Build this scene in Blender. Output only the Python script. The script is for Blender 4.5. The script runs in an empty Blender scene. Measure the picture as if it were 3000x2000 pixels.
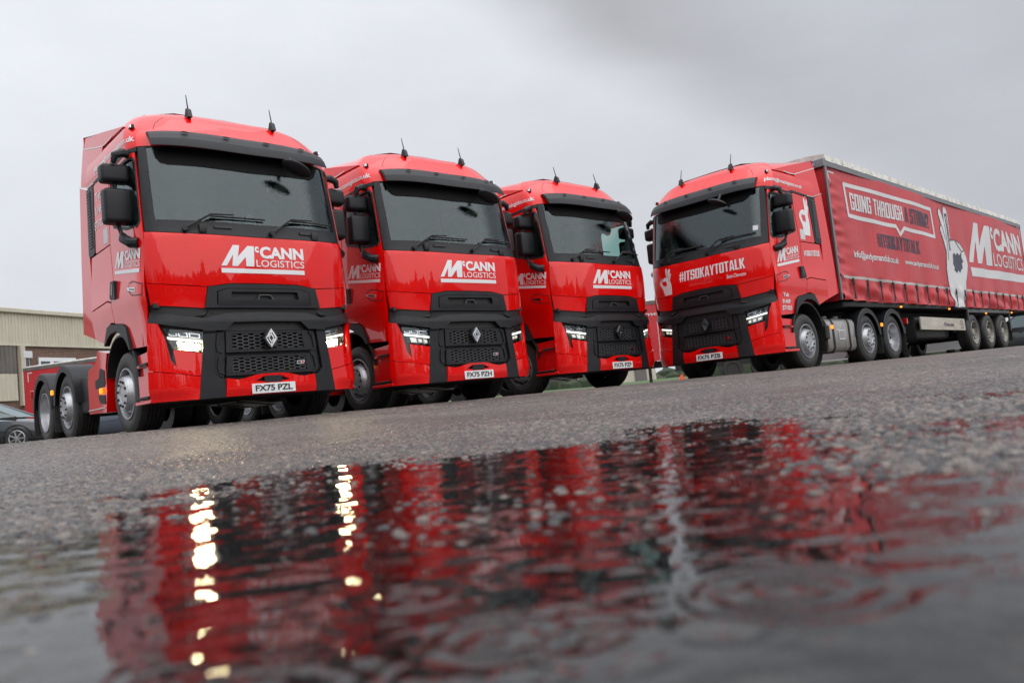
import bpy, bmesh, math, random
import numpy as np
from mathutils import Matrix, Vector
from mathutils.geometry import tessellate_polygon
random.seed(7); RNG = np.random.default_rng(11)
PI = math.pi
SC = bpy.context.scene
COL = SC.collection

# ------------------------------------------------------------------ camera
CAM_Z = -0.0883
PITCH, ROLL, FPX = math.radians(4.278), math.radians(5.782), 2357.7
F = Vector((0, math.cos(PITCH), math.sin(PITCH))); U0 = Vector((0, -math.sin(PITCH), math.cos(PITCH))); R0 = Vector((1, 0, 0))
cr, sr = math.cos(ROLL), math.sin(ROLL)
R1 = R0 * cr - U0 * sr; U1 = R0 * sr + U0 * cr; B1 = -F
cam = bpy.data.cameras.new('camera'); co = bpy.data.objects.new('camera', cam); COL.objects.link(co)
co.matrix_world = Matrix(((R1.x, U1.x, B1.x, 0), (R1.y, U1.y, B1.y, 0), (R1.z, U1.z, B1.z, CAM_Z), (0, 0, 0, 1)))
cam.sensor_width = 36; cam.lens = FPX / 3000 * 36
cam.clip_start = 0.02; cam.clip_end = 5000
cam.dof.use_dof = True; cam.dof.focus_distance = 11.5; cam.dof.aperture_fstop = 4.5
SC.camera = co
SC.view_settings.view_transform = 'Standard'; SC.view_settings.look = 'None'
SC.view_settings.exposure = 0.3; SC.view_settings.gamma = 1
SC.view_settings.use_curve_mapping = False
SC.cycles.max_bounces = 10; SC.cycles.transparent_max_bounces = 16
SC.cycles.glossy_bounces = 5; SC.cycles.diffuse_bounces = 3
SC.cycles.caustics_reflective = False; SC.cycles.caustics_refractive = False
SC.cycles.sample_clamp_indirect = 12

# ------------------------------------------------------------------ world: overcast sky with one dark cloud bank
SUN_EL, SUN_AZ = math.radians(48), math.radians(140)      # azimuth from +Y clockwise (towards +X): behind, to the right
W = bpy.data.worlds.new('World'); SC.world = W; W.use_nodes = True
nt = W.node_tree; nt.nodes.clear()
def N(t, typ, **kw):
    n = t.nodes.new(typ)
    for k, v in kw.items(): setattr(n, k, v)
    return n
def mth(t, op, a, b=None, c=None, clamp=False):
    n = t.nodes.new('ShaderNodeMath'); n.operation = op; n.use_clamp = clamp
    for i, v in enumerate((a, b, c)):
        if v is None: continue
        if isinstance(v, (int, float)): n.inputs[i].default_value = v
        else: t.links.new(v, n.inputs[i])
    return n.outputs[0]
out = N(nt, 'ShaderNodeOutputWorld')
sky = N(nt, 'ShaderNodeTexSky', sky_type='NISHITA', sun_disc=False, sun_elevation=SUN_EL, sun_rotation=SUN_AZ, dust_density=4)
bg1 = N(nt, 'ShaderNodeBackground'); bg1.inputs[1].default_value = 0.08; nt.links.new(sky.outputs[0], bg1.inputs[0])
tc = N(nt, 'ShaderNodeTexCoord'); sep = N(nt, 'ShaderNodeSeparateXYZ'); nt.links.new(tc.outputs['Generated'], sep.inputs[0])
x_, y_, z_ = sep.outputs
az = mth(nt, 'ARCTAN2', x_, y_)
el = mth(nt, 'ARCSINE', z_)
nz = N(nt, 'ShaderNodeTexNoise'); nz.inputs['Scale'].default_value = 2.2; nz.inputs['Detail'].default_value = 6; nz.inputs['Roughness'].default_value = 0.5
mp = N(nt, 'ShaderNodeMapping'); mp.inputs['Scale'].default_value = (1, 1, 2.2); mp.inputs['Location'].default_value = (3.1, 0.2, 0.4)
nt.links.new(tc.outputs['Generated'], mp.inputs[0]); nt.links.new(mp.outputs[0], nz.inputs['Vector'])
nf = mth(nt, 'SUBTRACT', nz.outputs[0], 0.5)
# dark bank: upper right of the view, its edge wandering with the noise, wrapping far round behind
e1 = mth(nt, 'ADD', mth(nt, 'MULTIPLY', el, 1.0), mth(nt, 'MULTIPLY', az, 0.68))
e2 = mth(nt, 'ADD', e1, mth(nt, 'MULTIPLY', nf, 0.20))
mr = N(nt, 'ShaderNodeMapRange', interpolation_type='SMOOTHSTEP'); nt.links.new(e2, mr.inputs[0])
mr.inputs[1].default_value = 0.42; mr.inputs[2].default_value = 0.56
mr2 = N(nt, 'ShaderNodeMapRange', interpolation_type='SMOOTHSTEP'); nt.links.new(az, mr2.inputs[0])
mr2.inputs[1].default_value = 1.7; mr2.inputs[2].default_value = 0.6; 
bank = mth(nt, 'MULTIPLY', mr.outputs[0], mr2.outputs[0])
mr3 = N(nt, 'ShaderNodeMapRange', interpolation_type='SMOOTHSTEP'); nt.links.new(el, mr3.inputs[0])
mr3.inputs[1].default_value = 1.25; mr3.inputs[2].default_value = 0.65
bank = mth(nt, 'MULTIPLY', bank, mr3.outputs[0])
mr4 = N(nt, 'ShaderNodeMapRange', interpolation_type='SMOOTHSTEP'); nt.links.new(az, mr4.inputs[0]); mr4.inputs[1].default_value = 0.12; mr4.inputs[2].default_value = 0.46
mx4 = N(nt, 'ShaderNodeMix', data_type='RGBA'); nt.links.new(mr4.outputs[0], mx4.inputs[0]); mx4.inputs[6].default_value = (0.340, 0.346, 0.366, 1); mx4.inputs[7].default_value = (0.445, 0.458, 0.495, 1)
mx = N(nt, 'ShaderNodeMix', data_type='RGBA'); nt.links.new(bank, mx.inputs[0]); nt.links.new(mx4.outputs[2], mx.inputs[7])
mx.inputs[6].default_value = (0.575, 0.592, 0.630, 1)
mulc = N(nt, 'ShaderNodeMix', data_type='RGBA', blend_type='MULTIPLY'); mulc.inputs[0].default_value = 1
nt.links.new(mx.outputs[2], mulc.inputs[6])
nz2 = N(nt, 'ShaderNodeTexNoise'); nz2.inputs['Scale'].default_value = 6.5; nz2.inputs['Detail'].default_value = 7; nz2.inputs['Roughness'].default_value = 0.55; nt.links.new(mp.outputs[0], nz2.inputs['Vector'])
v = mth(nt, 'ADD', mth(nt, 'ADD', 1.0, mth(nt, 'MULTIPLY', nf, 0.30)), mth(nt, 'MULTIPLY', mth(nt, 'SUBTRACT', nz2.outputs[0], 0.5), 0.16))
lr = mth(nt, 'SUBTRACT', v, mth(nt, 'MULTIPLY', mth(nt, 'SINE', az), 0.10))
lr = mth(nt, 'ADD', lr, mth(nt, 'MULTIPLY', mth(nt, 'POWER', mth(nt, 'MAXIMUM', z_, 0.0), 3.0), 1.9))
cb = N(nt, 'ShaderNodeCombineXYZ')
for i in range(3): nt.links.new(lr, cb.inputs[i])
nt.links.new(cb.outputs[0], mulc.inputs[7])
bg2 = N(nt, 'ShaderNodeBackground'); bg2.inputs[1].default_value = 1.0; nt.links.new(mulc.outputs[2], bg2.inputs[0])
ms = N(nt, 'ShaderNodeMixShader'); ms.inputs[0].default_value = 0.96
nt.links.new(bg1.outputs[0], ms.inputs[1]); nt.links.new(bg2.outputs[0], ms.inputs[2]); nt.links.new(ms.outputs[0], out.inputs[0])

sun = bpy.data.lights.new('sun', 'SUN'); sun.energy = 1.5; sun.angle = math.radians(100); sun.color = (1, 0.965, 0.93)
so = bpy.data.objects.new('sun', sun); COL.objects.link(so)
sd = Vector((math.sin(SUN_AZ) * math.cos(SUN_EL), math.cos(SUN_AZ) * math.cos(SUN_EL), math.sin(SUN_EL)))
so.rotation_euler = sd.to_track_quat('Z', 'Y').to_euler(); so.location = sd * 50

# ------------------------------------------------------------------ materials
MAT = {}
def mat(name, col, rough=0.5, metal=0.0, coat=0.0, spec=0.5, emit=None, es=0.0, build=None, ior=1.5):
    m = bpy.data.materials.new(name); m.use_nodes = True; t = m.node_tree
    b = t.nodes['Principled BSDF']
    b.inputs['Base Color'].default_value = (*col, 1); b.inputs['Roughness'].default_value = rough
    b.inputs['Metallic'].default_value = metal; b.inputs['Coat Weight'].default_value = coat
    b.inputs['Coat Roughness'].default_value = 0.03; b.inputs['Specular IOR Level'].default_value = spec
    b.inputs['IOR'].default_value = ior
    if emit: b.inputs['Emission Color'].default_value = (*emit, 1); b.inputs['Emission Strength'].default_value = es
    if build: build(t, b)
    MAT[name] = m; return m
def noise(t, scale, detail=4, rough=0.5, vec=None, coord='Object', sc3=None):
    n = N(t, 'ShaderNodeTexNoise'); n.inputs['Scale'].default_value = scale; n.inputs['Detail'].default_value = detail; n.inputs['Roughness'].default_value = rough
    c = N(t, 'ShaderNodeTexCoord'); src = c.outputs[coord]
    if sc3:
        mpp = N(t, 'ShaderNodeMapping'); mpp.inputs['Scale'].default_value = sc3; t.links.new(src, mpp.inputs[0]); src = mpp.outputs[0]
    t.links.new(src, n.inputs['Vector']); return n.outputs[0]
def ramp(t, fac, stops):
    r = N(t, 'ShaderNodeValToRGB'); t.links.new(fac, r.inputs[0]); e = r.color_ramp.elements
    while len(e) < len(stops): e.new(0.5)
    for q, (p, c) in zip(e, stops): q.position = p; q.color = (*c, 1) if len(c) == 3 else c
    return r.outputs[0]
def bump(t, b, h, strength, dist=0.01, inp='Normal'):
    n = N(t, 'ShaderNodeBump'); n.inputs['Strength'].default_value = strength; n.inputs['Distance'].default_value = dist
    t.links.new(h, n.inputs['Height']); t.links.new(n.outputs[0], b.inputs[inp]); return n
def wetdrops(t, b, scale=60, s=0.25):
    v = N(t, 'ShaderNodeTexVoronoi'); v.inputs['Scale'].default_value = scale; v.inputs['Randomness'].default_value = 1
    c = N(t, 'ShaderNodeTexCoord'); t.links.new(c.outputs['Object'], v.inputs['Vector'])
    h = N(t, 'ShaderNodeMapRange', interpolation_type='SMOOTHSTEP'); t.links.new(v.outputs['Distance'], h.inputs[0])
    h.inputs[1].default_value = 0.35; h.inputs[2].default_value = 0.1
    k = mth(t, 'GREATER_THAN', v.outputs['Color'], 0.62)
    hh = mth(t, 'MULTIPLY', h.outputs[0], k)
    bump(t, b, hh, s, 0.004)
    bump(t, b, mth(t, 'MULTIPLY', hh, 1.0), s, 0.004, 'Coat Normal')
def paint(t, b):
    n = noise(t, 3.0, 3)
    c = ramp(t, n, [(0.3, (0.74, 0.0015, 0.001)), (0.7, (0.80, 0.002, 0.0015))])
    t.links.new(c, b.inputs['Base Color']); wetdrops(t, b, 75, 0.16); b.inputs['Specular IOR Level'].default_value = 0.12
mat('red_paint', (0.66, 0.005, 0.006), 0.28, 0, 1.0, 0.5, build=paint)
def plastic(t, b):
    n = noise(t, 6.0, 5); c = ramp(t, n, [(0.3, (0.009, 0.010, 0.0125)), (0.75, (0.017, 0.018, 0.021))])
    t.links.new(c, b.inputs['Base Color']); bump(t, b, noise(t, 900, 2), 0.25, 0.001)
mat('black_plastic', (0.028, 0.03, 0.034), 0.42, build=plastic, coat=0.0, spec=0.32)
mat('gloss_black', (0.012, 0.012, 0.014), 0.12, coat=0.6)
mat('shade', (0.004, 0.004, 0.005), 0.6, spec=0.15)
mat('dark_trim', (0.012, 0.012, 0.013), 0.55)
mat('chassis', (0.006, 0.006, 0.006), 0.6, build=lambda t, b: bump(t, b, noise(t, 25, 5), 0.6, 0.02))
mat('cabin_trim', (0.24, 0.25, 0.25), 0.8)
mat('seat_cloth', (0.08, 0.08, 0.09), 0.9)
mat('white', (0.80, 0.80, 0.82), 0.35, coat=0.4)
mat('grey_white', (0.62, 0.62, 0.63), 0.45)
mat('plate_white', (0.78, 0.79, 0.80), 0.25)
mat('print_black', (0.012, 0.012, 0.014), 0.4)
mat('print_slate', (0.045, 0.047, 0.075), 0.5)
mat('print_blue', (0.02, 0.07, 0.22), 0.35)
mat('chrome', (0.82, 0.83, 0.85), 0.12, 1.0)
mat('lamp_cell', (0.75, 0.76, 0.78), 0.12, 0.9)
def alu(t, b):
    n = noise(t, 9, 6, 0.6, sc3=(1, 1, 0.35)); t.links.new(ramp(t, n, [(0.25, (0.30, 0.28, 0.25)), (0.7, (0.58, 0.57, 0.55))]), b.inputs['Base Color'])
    t.links.new(ramp(t, n, [(0.2, (0.45,) * 3), (0.8, (0.25,) * 3)]), b.inputs['Roughness'])
mat('tank_metal', (0.55, 0.54, 0.52), 0.3, 0.85, build=alu)
def rimb(t, b):
    n = noise(t, 14, 6, 0.6); t.links.new(ramp(t, n, [(0.3, (0.36, 0.37, 0.39)), (0.7, (0.52, 0.53, 0.56))]), b.inputs['Base Color'])
mat('rim', (0.5, 0.51, 0.53), 0.32, 0.55, coat=0.3, build=rimb)
def rimd(t, b):
    n = noise(t, 10, 7, 0.65); t.links.new(ramp(t, n, [(0.3, (0.17, 0.155, 0.13)), (0.7, (0.42, 0.40, 0.36))]), b.inputs['Base Color'])
mat('rim_dirty', (0.4, 0.38, 0.34), 0.5, 0.35, build=rimd)
def rub(t, b):
    n = noise(t, 12, 6, 0.6); t.links.new(ramp(t, n, [(0.3, (0.014, 0.014, 0.014)), (0.75, (0.035, 0.034, 0.032))]), b.inputs['Base Color'])
mat('rubber', (0.02, 0.02, 0.02), 0.5, build=rub)
mat('amber', (0.9, 0.25, 0.02), 0.3, emit=(1.0, 0.25, 0.01), es=1.5)
mat('amber_small', (0.9, 0.25, 0.02), 0.3, emit=(1.0, 0.25, 0.01), es=2.0)
mat('drl', (0.9, 0.9, 0.85), 0.3, emit=(1.0, 1.0, 0.88), es=1.3)
mat('headlamp_lit', (1, 1, 0.9), 0.3, emit=(1.0, 0.84, 0.46), es=130.0)
mat('lamp_warm', (0.8, 0.78, 0.7), 0.2, emit=(1, 0.9, 0.7), es=0.5)
mat('red_lens', (0.5, 0.01, 0.01), 0.2, coat=1)
mat('plate_yellow', (0.85, 0.50, 0.02), 0.35)
def curt(t, b):
    n = noise(t, 1.3, 6, 0.6, sc3=(1, 1, 0.5)); n2 = noise(t, 5.0, 5, 0.6, sc3=(2.5, 2.5, 0.25))
    m = mth(t, 'MULTIPLY', mth(t, 'ADD', n, n2), 0.5)
    t.links.new(ramp(t, m, [(0.3, (0.40, 0.018, 0.022)), (0.7, (0.60, 0.030, 0.040))]), b.inputs['Base Color'])
    bump(t, b, noise(t, 3.0, 4), 0.25, 0.02)
mat('curtain_red', (0.5, 0.025, 0.03), 0.42, coat=0.15, build=curt)
def canvas(t, b):
    n = noise(t, 4, 6, 0.65); t.links.new(ramp(t, n, [(0.3, (0.42, 0.41, 0.36)), (0.65, (0.74, 0.73, 0.69))]), b.inputs['Base Color'])
mat('roof_canvas', (0.7, 0.68, 0.6), 0.6, build=canvas)
mat('rail_grey', (0.20, 0.21, 0.225), 0.35, 0.5)
mat('grey_frame', (0.07, 0.073, 0.078), 0.45)
mat('strap', (0.025, 0.024, 0.023), 0.7)
mat('reflective_tape', (0.42, 0.40, 0.38), 0.4)
def skirtm(t, b):
    n = noise(t, 5, 6, 0.6, sc3=(1, .4, 2)); t.links.new(ramp(t, n, [(0.3, (0.40, 0.36, 0.29)), (0.7, (0.60, 0.56, 0.48))]), b.inputs['Base Color'])
mat('skirt_metal', (0.55, 0.5, 0.43), 0.4, 0.2, build=skirtm)

def glassmat(name, tint, refl, rough=0.02, wet=True, fres=1.33):
    m = bpy.data.materials.new(name); m.use_nodes = True; t = m.node_tree; t.nodes.clear()
    o = N(t, 'ShaderNodeOutputMaterial'); tr = N(t, 'ShaderNodeBsdfTransparent'); tr.inputs[0].default_value = (*tint, 1)
    gl = N(t, 'ShaderNodeBsdfGlossy'); gl.inputs['Roughness'].default_value = rough; gl.inputs['Color'].default_value = (0.84, 0.97, 1.0, 1)
    fr = N(t, 'ShaderNodeFresnel'); fr.inputs[0].default_value = fres
    fac = mth(t, 'ADD', mth(t, 'MULTIPLY', fr.outputs[0], 1.0), refl, clamp=True)
    if wet:
        n = noise(t, 9, 4, 0.6, sc3=(7, 7, 0.7)); n2 = noise(t, 85, 2)
        h = mth(t, 'ADD', n, mth(t, 'MULTIPLY', n2, 0.4))
        bp = N(t, 'ShaderNodeBump'); bp.inputs['Strength'].default_value = 0.30; bp.inputs['Distance'].default_value = 0.004
        t.links.new(h, bp.inputs['Height']); t.links.new(bp.outputs[0], gl.inputs['Normal'])
        fac = mth(t, 'MULTIPLY', fac, mth(t, 'ADD', 0.75, mth(t, 'MULTIPLY', n, 0.5)))
    mxs = N(t, 'ShaderNodeMixShader'); t.links.new(fac, mxs.inputs[0]); t.links.new(tr.outputs[0], mxs.inputs[1]); t.links.new(gl.outputs[0], mxs.inputs[2])
    t.links.new(mxs.outputs[0], o.inputs[0]); MAT[name] = m; return m
glassmat('windscreen_glass', (0.60, 0.80, 0.75), 0.060)
glassmat('side_glass', (0.55, 0.72, 0.68), 0.06)
glassmat('lamp_glass', (0.95, 0.97, 1.0), 0.03, wet=False)
glassmat('car_glass', (0.25, 0.30, 0.30), 0.12, wet=False)

# ------------------------------------------------------------------ builders
def finish(me, angle=35):
    me.polygons.foreach_set('use_smooth', [True] * len(me.polygons))
    try: me.set_sharp_from_angle(angle=math.radians(angle))
    except Exception: pass
    me.update()
def link(name, me, m, parent=None, label=None):
    o = bpy.data.objects.new(name, me); COL.objects.link(o)
    if m is not None and not me.materials: me.materials.append(MAT[m] if isinstance(m, str) else m)
    if parent is not None: o.parent = parent
    if label: o['label'] = label
    return o
def empty(name, loc=(0, 0, 0), rz=0, parent=None):
    o = bpy.data.objects.new(name, None); COL.objects.link(o); o.location = loc; o.rotation_euler = (0, 0, rz); o.empty_display_size = 0.3
    if parent is not None: o.parent = parent
    return o
def tag(o, label=None, cat=None, group=None, kind=None):
    if label: o['label'] = label
    if cat: o['category'] = cat
    if group: o['group'] = group
    if kind: o['kind'] = kind
    return o
class MB:
    def __init__(s): s.v = []; s.f = []
    def add(s, vs, fs):
        k = len(s.v); s.v += [tuple(map(float, a)) for a in vs]; s.f += [tuple(i + k for i in f) for f in fs]; return s
    def box(s, c, sz, bev=0.0, seg=1, rot=None):
        bm = bmesh.new(); bmesh.ops.create_cube(bm, size=1)
        for q in bm.verts: q.co = Vector((q.co.x * sz[0], q.co.y * sz[1], q.co.z * sz[2]))
        if bev: bmesh.ops.bevel(bm, geom=bm.edges[:], offset=bev, segments=seg, affect='EDGES', profile=0.5)
        M = Matrix.Translation(c) @ (rot.to_4x4() if rot is not None else Matrix())
        bm.verts.ensure_lookup_table(); bm.verts.index_update()
        s.add([(M @ q.co)[:] for q in bm.verts], [[q.index for q in f.verts] for f in bm.faces]); bm.free(); return s
    def tube(s, pts, r, n=8, cap=True):
        pts = [Vector(p) for p in pts]; rs = r if isinstance(r, (list, tuple)) else [r] * len(pts)
        vs = []; up = Vector((0.12, 0.3, 0.95)).normalized()
        for i, p in enumerate(pts):
            a = pts[max(i - 1, 0)]; b = pts[min(i + 1, len(pts) - 1)]; t = (b - a).normalized()
            u = t.cross(up)
            if u.length < 0.1: u = t.cross(Vector((1, 0, 0)))
            u.normalize(); w = t.cross(u)
            for k in range(n):
                an = 2 * PI * k / n; vs.append(p + (u * math.cos(an) + w * math.sin(an)) * rs[i])
        fs = [(i * n + k, i * n + (k + 1) % n, (i + 1) * n + (k + 1) % n, (i + 1) * n + k) for i in range(len(pts) - 1) for k in range(n)]
        if cap: fs += [tuple(range(n - 1, -1, -1)), tuple((len(pts) - 1) * n + k for k in range(n))]
        return s.add(vs, fs)
    def lathe(s, prof, n=32, origin=(0, 0, 0), axis='x', arc=(0, 2 * PI)):
        full = abs(arc[1] - arc[0] - 2 * PI) < 1e-6; m = n if full else n + 1; vs = []
        for i in range(m):
            a = arc[0] + (arc[1] - arc[0]) * i / n; c, q = math.cos(a), math.sin(a)
            for (r, h) in prof:
                if axis == 'x': vs.append((origin[0] + h, origin[1] + r * c, origin[2] + r * q))
                elif axis == 'z': vs.append((origin[0] + r * c, origin[1] + r * q, origin[2] + h))
                else: vs.append((origin[0] + r * c, origin[1] + h, origin[2] + r * q))
        k = len(prof); fs = []
        for i in range(n):
            j = (i + 1) % m
            for a in range(k - 1): fs.append((i * k + a, i * k + a + 1, j * k + a + 1, j * k + a))
        return s.add(vs, fs)
    def ext(s, poly, depth, fn):
        """polygon in 2D, extruded: fn(u,v,d) -> xyz, front at d=0, back at d=-depth"""
        n = len(poly); tri = tessellate_polygon([[Vector((a, b, 0)) for a, b in poly]])
        area = sum(poly[i][0] * poly[(i + 1) % n][1] - poly[(i + 1) % n][0] * poly[i][1] for i in range(n))
        vs = [fn(a, b, 0) for a, b in poly] + [fn(a, b, -depth) for a, b in poly]; fs = []
        for t in tri:
            p = [poly[i] for i in t]; ar = (p[1][0] - p[0][0]) * (p[2][1] - p[0][1]) - (p[2][0] - p[0][0]) * (p[1][1] - p[0][1])
            t = t if ar > 0 else t[::-1]; fs += [tuple(t), tuple(i + n for i in t[::-1])]
        for i in range(n):
            j = (i + 1) % n; f = (j, i, i + n, j + n); fs.append(f if area > 0 else f[::-1])
        return s.add(vs, fs)
    def mesh(s, name, angle=35):
        me = bpy.data.meshes.new(name); me.from_pydata(s.v, [], s.f); me.validate(); finish(me, angle); return me
    def obj(s, name, m, parent=None, label=None, angle=35): return link(name, s.mesh(name, angle), m, parent, label)

# the cab's skin: s = distance round the front from the centre line (then along the side), z = height, d = outward
X1 = 1.10; TH0 = math.atan(.17 * 4 / X1); RC = (1.245 - X1) / (1 - math.sin(TH0)); YE = .22 + RC * math.cos(TH0)
_x = np.linspace(0, X1, 120); _y = .05 + .17 * (_x / X1) ** 4; _t = np.linspace(TH0, PI / 2, 50)[1:]
PX = np.concatenate([_x, 1.245 - RC * (1 - np.sin(_t)), [1.245]]); PY = np.concatenate([_y, YE - RC * np.cos(_t), [8.]])
SS = np.concatenate([[0], np.cumsum(np.hypot(np.diff(PX), np.diff(PY)))])
_g = np.gradient(PX, SS), np.gradient(PY, SS)
_g[0][-1] = 0; _g[1][-1] = 1; _g[0][-2] = 0; _g[1][-2] = 1
ZL = [0, 2.1, 2.2, 3.1, 3.3, 3.44, 3.55, 3.617, 3.677, 3.717, 3.752, 3.767, 3.774]; LL = [0, .02, .05, .24, .29, .40, .48, .525, .60, .69, .84, 1.06, 1.40]
KZ = ZL; KK = [1, 1, 1, 1, .997, .972, .92, .87, .815, .74, .56, .30, 0.02]
def SM(s, z, d=0.0):
    s = np.asarray(s, float); z = np.asarray(z, float); a = np.abs(s); sg = np.where(s < 0, -1.0, 1.0)
    x = np.interp(a, SS, PX); y = np.interp(a, SS, PY); gx = np.interp(a, SS, _g[0]); gy = np.interp(a, SS, _g[1]); n = np.hypot(gx, gy)
    w = np.clip((2.4 - a) / 1.3, 0, 1); w = w * w * (3 - 2 * w)
    x = x * np.interp(z, KZ, KK); y = y + np.interp(z, ZL, LL) * w
    return np.stack([sg * (x + gy / n * d), y - gx / n * d, z + 0 * s], -1)
def sp(s, z, d=0.0): return tuple(SM(s, z, d))
def side_map(x): return lambda u, v, d: np.stack([np.full_like(u, x) + (d if x > 0 else -d), u, v], -1)      # (y, z) on a side plane
def grid_mesh(name, rings, fn, m, parent, d=0.0, th=0.0, ds=0.08, dz=0.09, u0=None, label=None, angle=35, flip=False):
    """rings: outer polygon and holes in (u,v); cut on a grid so that it follows the surface, then given thickness inward"""
    flat = [p for r in rings for p in r]
    tri = tessellate_polygon([[Vector((a, b, 0)) for a, b in r] for r in rings])
    return tri_mesh(name, flat, tri, fn, m, parent, d, th, ds, dz, label, angle, flip)
def tri_mesh(name, flat, tri, fn, m, parent, d=0.0, th=0.0, ds=0.08, dz=0.09, label=None, angle=35, flip=False):
    bm = bmesh.new(); vs = [bm.verts.new((a, b, 0)) for a, b in flat]
    for t in tri:
        try: bm.faces.new([vs[i] for i in t])
        except ValueError: pass
    us = [p[0] for p in flat]; vv = [p[1] for p in flat]
    for axis, lo, hi, step in ((0, min(us), max(us), ds), (1, min(vv), max(vv), dz)):
        if not step: continue
        k = math.ceil(lo / step + 1e-6)
        while k * step < hi - 1e-6:
            c = [0, 0, 0]; c[axis] = k * step; nn = [0, 0, 0]; nn[axis] = 1
            bmesh.ops.bisect_plane(bm, geom=bm.verts[:] + bm.edges[:] + bm.faces[:], dist=1e-5, plane_co=c, plane_no=nn); k += 1
    bmesh.ops.remove_doubles(bm, verts=bm.verts[:], dist=1e-5)
    bm.normal_update()
    for f in bm.faces:
        if f.normal.z < 0: f.normal_flip()
    bm.verts.ensure_lookup_table(); bm.verts.index_update()
    P = np.array([q.co[:2] for q in bm.verts]); D = d(P[:, 0], P[:, 1]) if callable(d) else np.full(len(P), float(d))
    V = list(map(tuple, fn(P[:, 0], P[:, 1], D))); Fs = [[q.index for q in f.verts] for f in bm.faces]
    if th:
        V2 = fn(P[:, 0], P[:, 1], D - th); mp_ = {}
        def bk(i):
            if i not in mp_: mp_[i] = len(V); V.append(tuple(V2[i]))
            return mp_[i]
        for e in bm.edges:
            if len(e.link_faces) == 1:
                f = e.link_faces[0]; idx = [q.index for q in f.verts]; a, b = e.verts[0].index, e.verts[1].index
                if idx[(idx.index(a) + 1) % len(idx)] != b: a, b = b, a
                Fs.append([b, a, bk(a), bk(b)])
    bm.free()
    if flip: Fs = [f[::-1] for f in Fs]
    me = bpy.data.meshes.new(name); me.from_pydata(V, [], Fs); me.validate(); finish(me, angle)
    return link(name, me, m, parent, label)
def panel(name, poly, m, parent, holes=(), **k): return grid_mesh(name, [poly] + list(holes), SM, m, parent, **({'th': 0.02} | k))
def mir(poly): return [(-a, b) for a, b in poly]
def strokes(lines, w):
    """polyline strokes of width w -> flat verts and tris"""
    fl, tr = [], []
    for ln in lines:
        for (a, b) in zip(ln[:-1], ln[1:]):
            dx, dy = b[0] - a[0], b[1] - a[1]; L = math.hypot(dx, dy) or 1; nx, ny = -dy / L * w / 2, dx / L * w / 2; ex, ey = dx / L * w * .3, dy / L * w * .3
            k = len(fl); fl += [(a[0] - nx - ex, a[1] - ny - ey), (b[0] - nx + ex, b[1] - ny + ey), (b[0] + nx + ex, b[1] + ny + ey), (a[0] + nx - ex, a[1] + ny - ey)]
            tr += [(k, k + 1, k + 2), (k, k + 2, k + 3)]
    return fl, tr

# ---- lettering
_txt = {}
def textmesh(body, bold=0.0, shear=0.0, space=1.0):
    key = (body, bold, shear, space)
    if key in _txt: return _txt[key]
    c = bpy.data.curves.new('t', 'FONT'); c.body = body; c.resolution_u = 3; c.offset = bold; c.shear = shear; c.space_character = space
    o = bpy.data.objects.new('t', c); COL.objects.link(o)
    bpy.context.view_layer.update()
    me = bpy.data.meshes.new_from_object(o.evaluated_get(bpy.context.evaluated_depsgraph_get()))
    P = np.array([q.co[:2] for q in me.vertices]); me.calc_loop_triangles(); T = [tuple(t.vertices) for t in me.loop_triangles]
    bpy.data.objects.remove(o); bpy.data.curves.remove(c); bpy.data.meshes.remove(me)
    lo, hi = P.min(0), P.max(0); P = (P - lo) / (hi - lo)
    _txt[key] = (P, T); return _txt[key]
def quadmap(P, q):
    BL, BR, TR, TL = [np.array(a, float) for a in q]; u = P[:, :1]; v = P[:, 1:]
    return BL * (1 - u) * (1 - v) + BR * u * (1 - v) + TR * u * v + TL * (1 - u) * v
def decal(name, PT, q, m, parent, fn=SM, d=0.003, ds=0.12, dz=0, th=0.0, label=None):
    P, T = PT; P = quadmap(np.asarray(P, float), q)
    return tri_mesh(name, [tuple(a) for a in P], T, fn, m, parent, d=d, th=th, ds=ds, dz=dz, label=label)
def poly2(*polys):
    fl, tr = [], []
    for p in polys:
        k = len(fl); fl += list(p); tr += [tuple(i + k for i in t) for t in tessellate_polygon([[Vector((a, b, 0)) for a, b in p]])]
    return np.array(fl, float), tr
def rect(a, b, c, d): return [(a, b), (c, b), (c, d), (a, d)]
def comb(*items):
    P, T = [], []
    for (p, t), (x0, y0, x1, y1) in items:
        k = sum(len(a) for a in P); p = np.asarray(p, float)
        P.append(np.stack([x0 + p[:, 0] * (x1 - x0), y0 + p[:, 1] * (y1 - y0)], -1)); T += [tuple(i + k for i in tt) for tt in t]
    return np.concatenate(P), T
M_ = [(10.995, 2.325), (11.75, 3.458), (12.128, 3.458), (11.992, 2.828), (12.617, 3.445), (13.011, 3.445), (12.948, 2.316), (12.463, 2.316), (12.457, 2.832), (11.962, 2.322), (11.631, 2.322), (11.715, 2.939), (11.312, 2.325)]
MP = poly2([((a - 10.995) / 2.016, (b - 2.316) / 1.142) for a, b in M_])
def logo():
    return comb((MP, (0, .245, .39, 1)), (textmesh('c', .05), (.395, .76, .445, .99)), (textmesh('CANN', .045), (.455, .555, 1.0, 1.0)),
                (textmesh('LOGISTICS', .004), (.405, .245, 1.0, .5)), (poly2(rect(0, 0, 1, 1)), (0, 0, 1.0, .16)))
LOGO = logo()
S_, B_, C_ = .36, .13, .10
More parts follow.
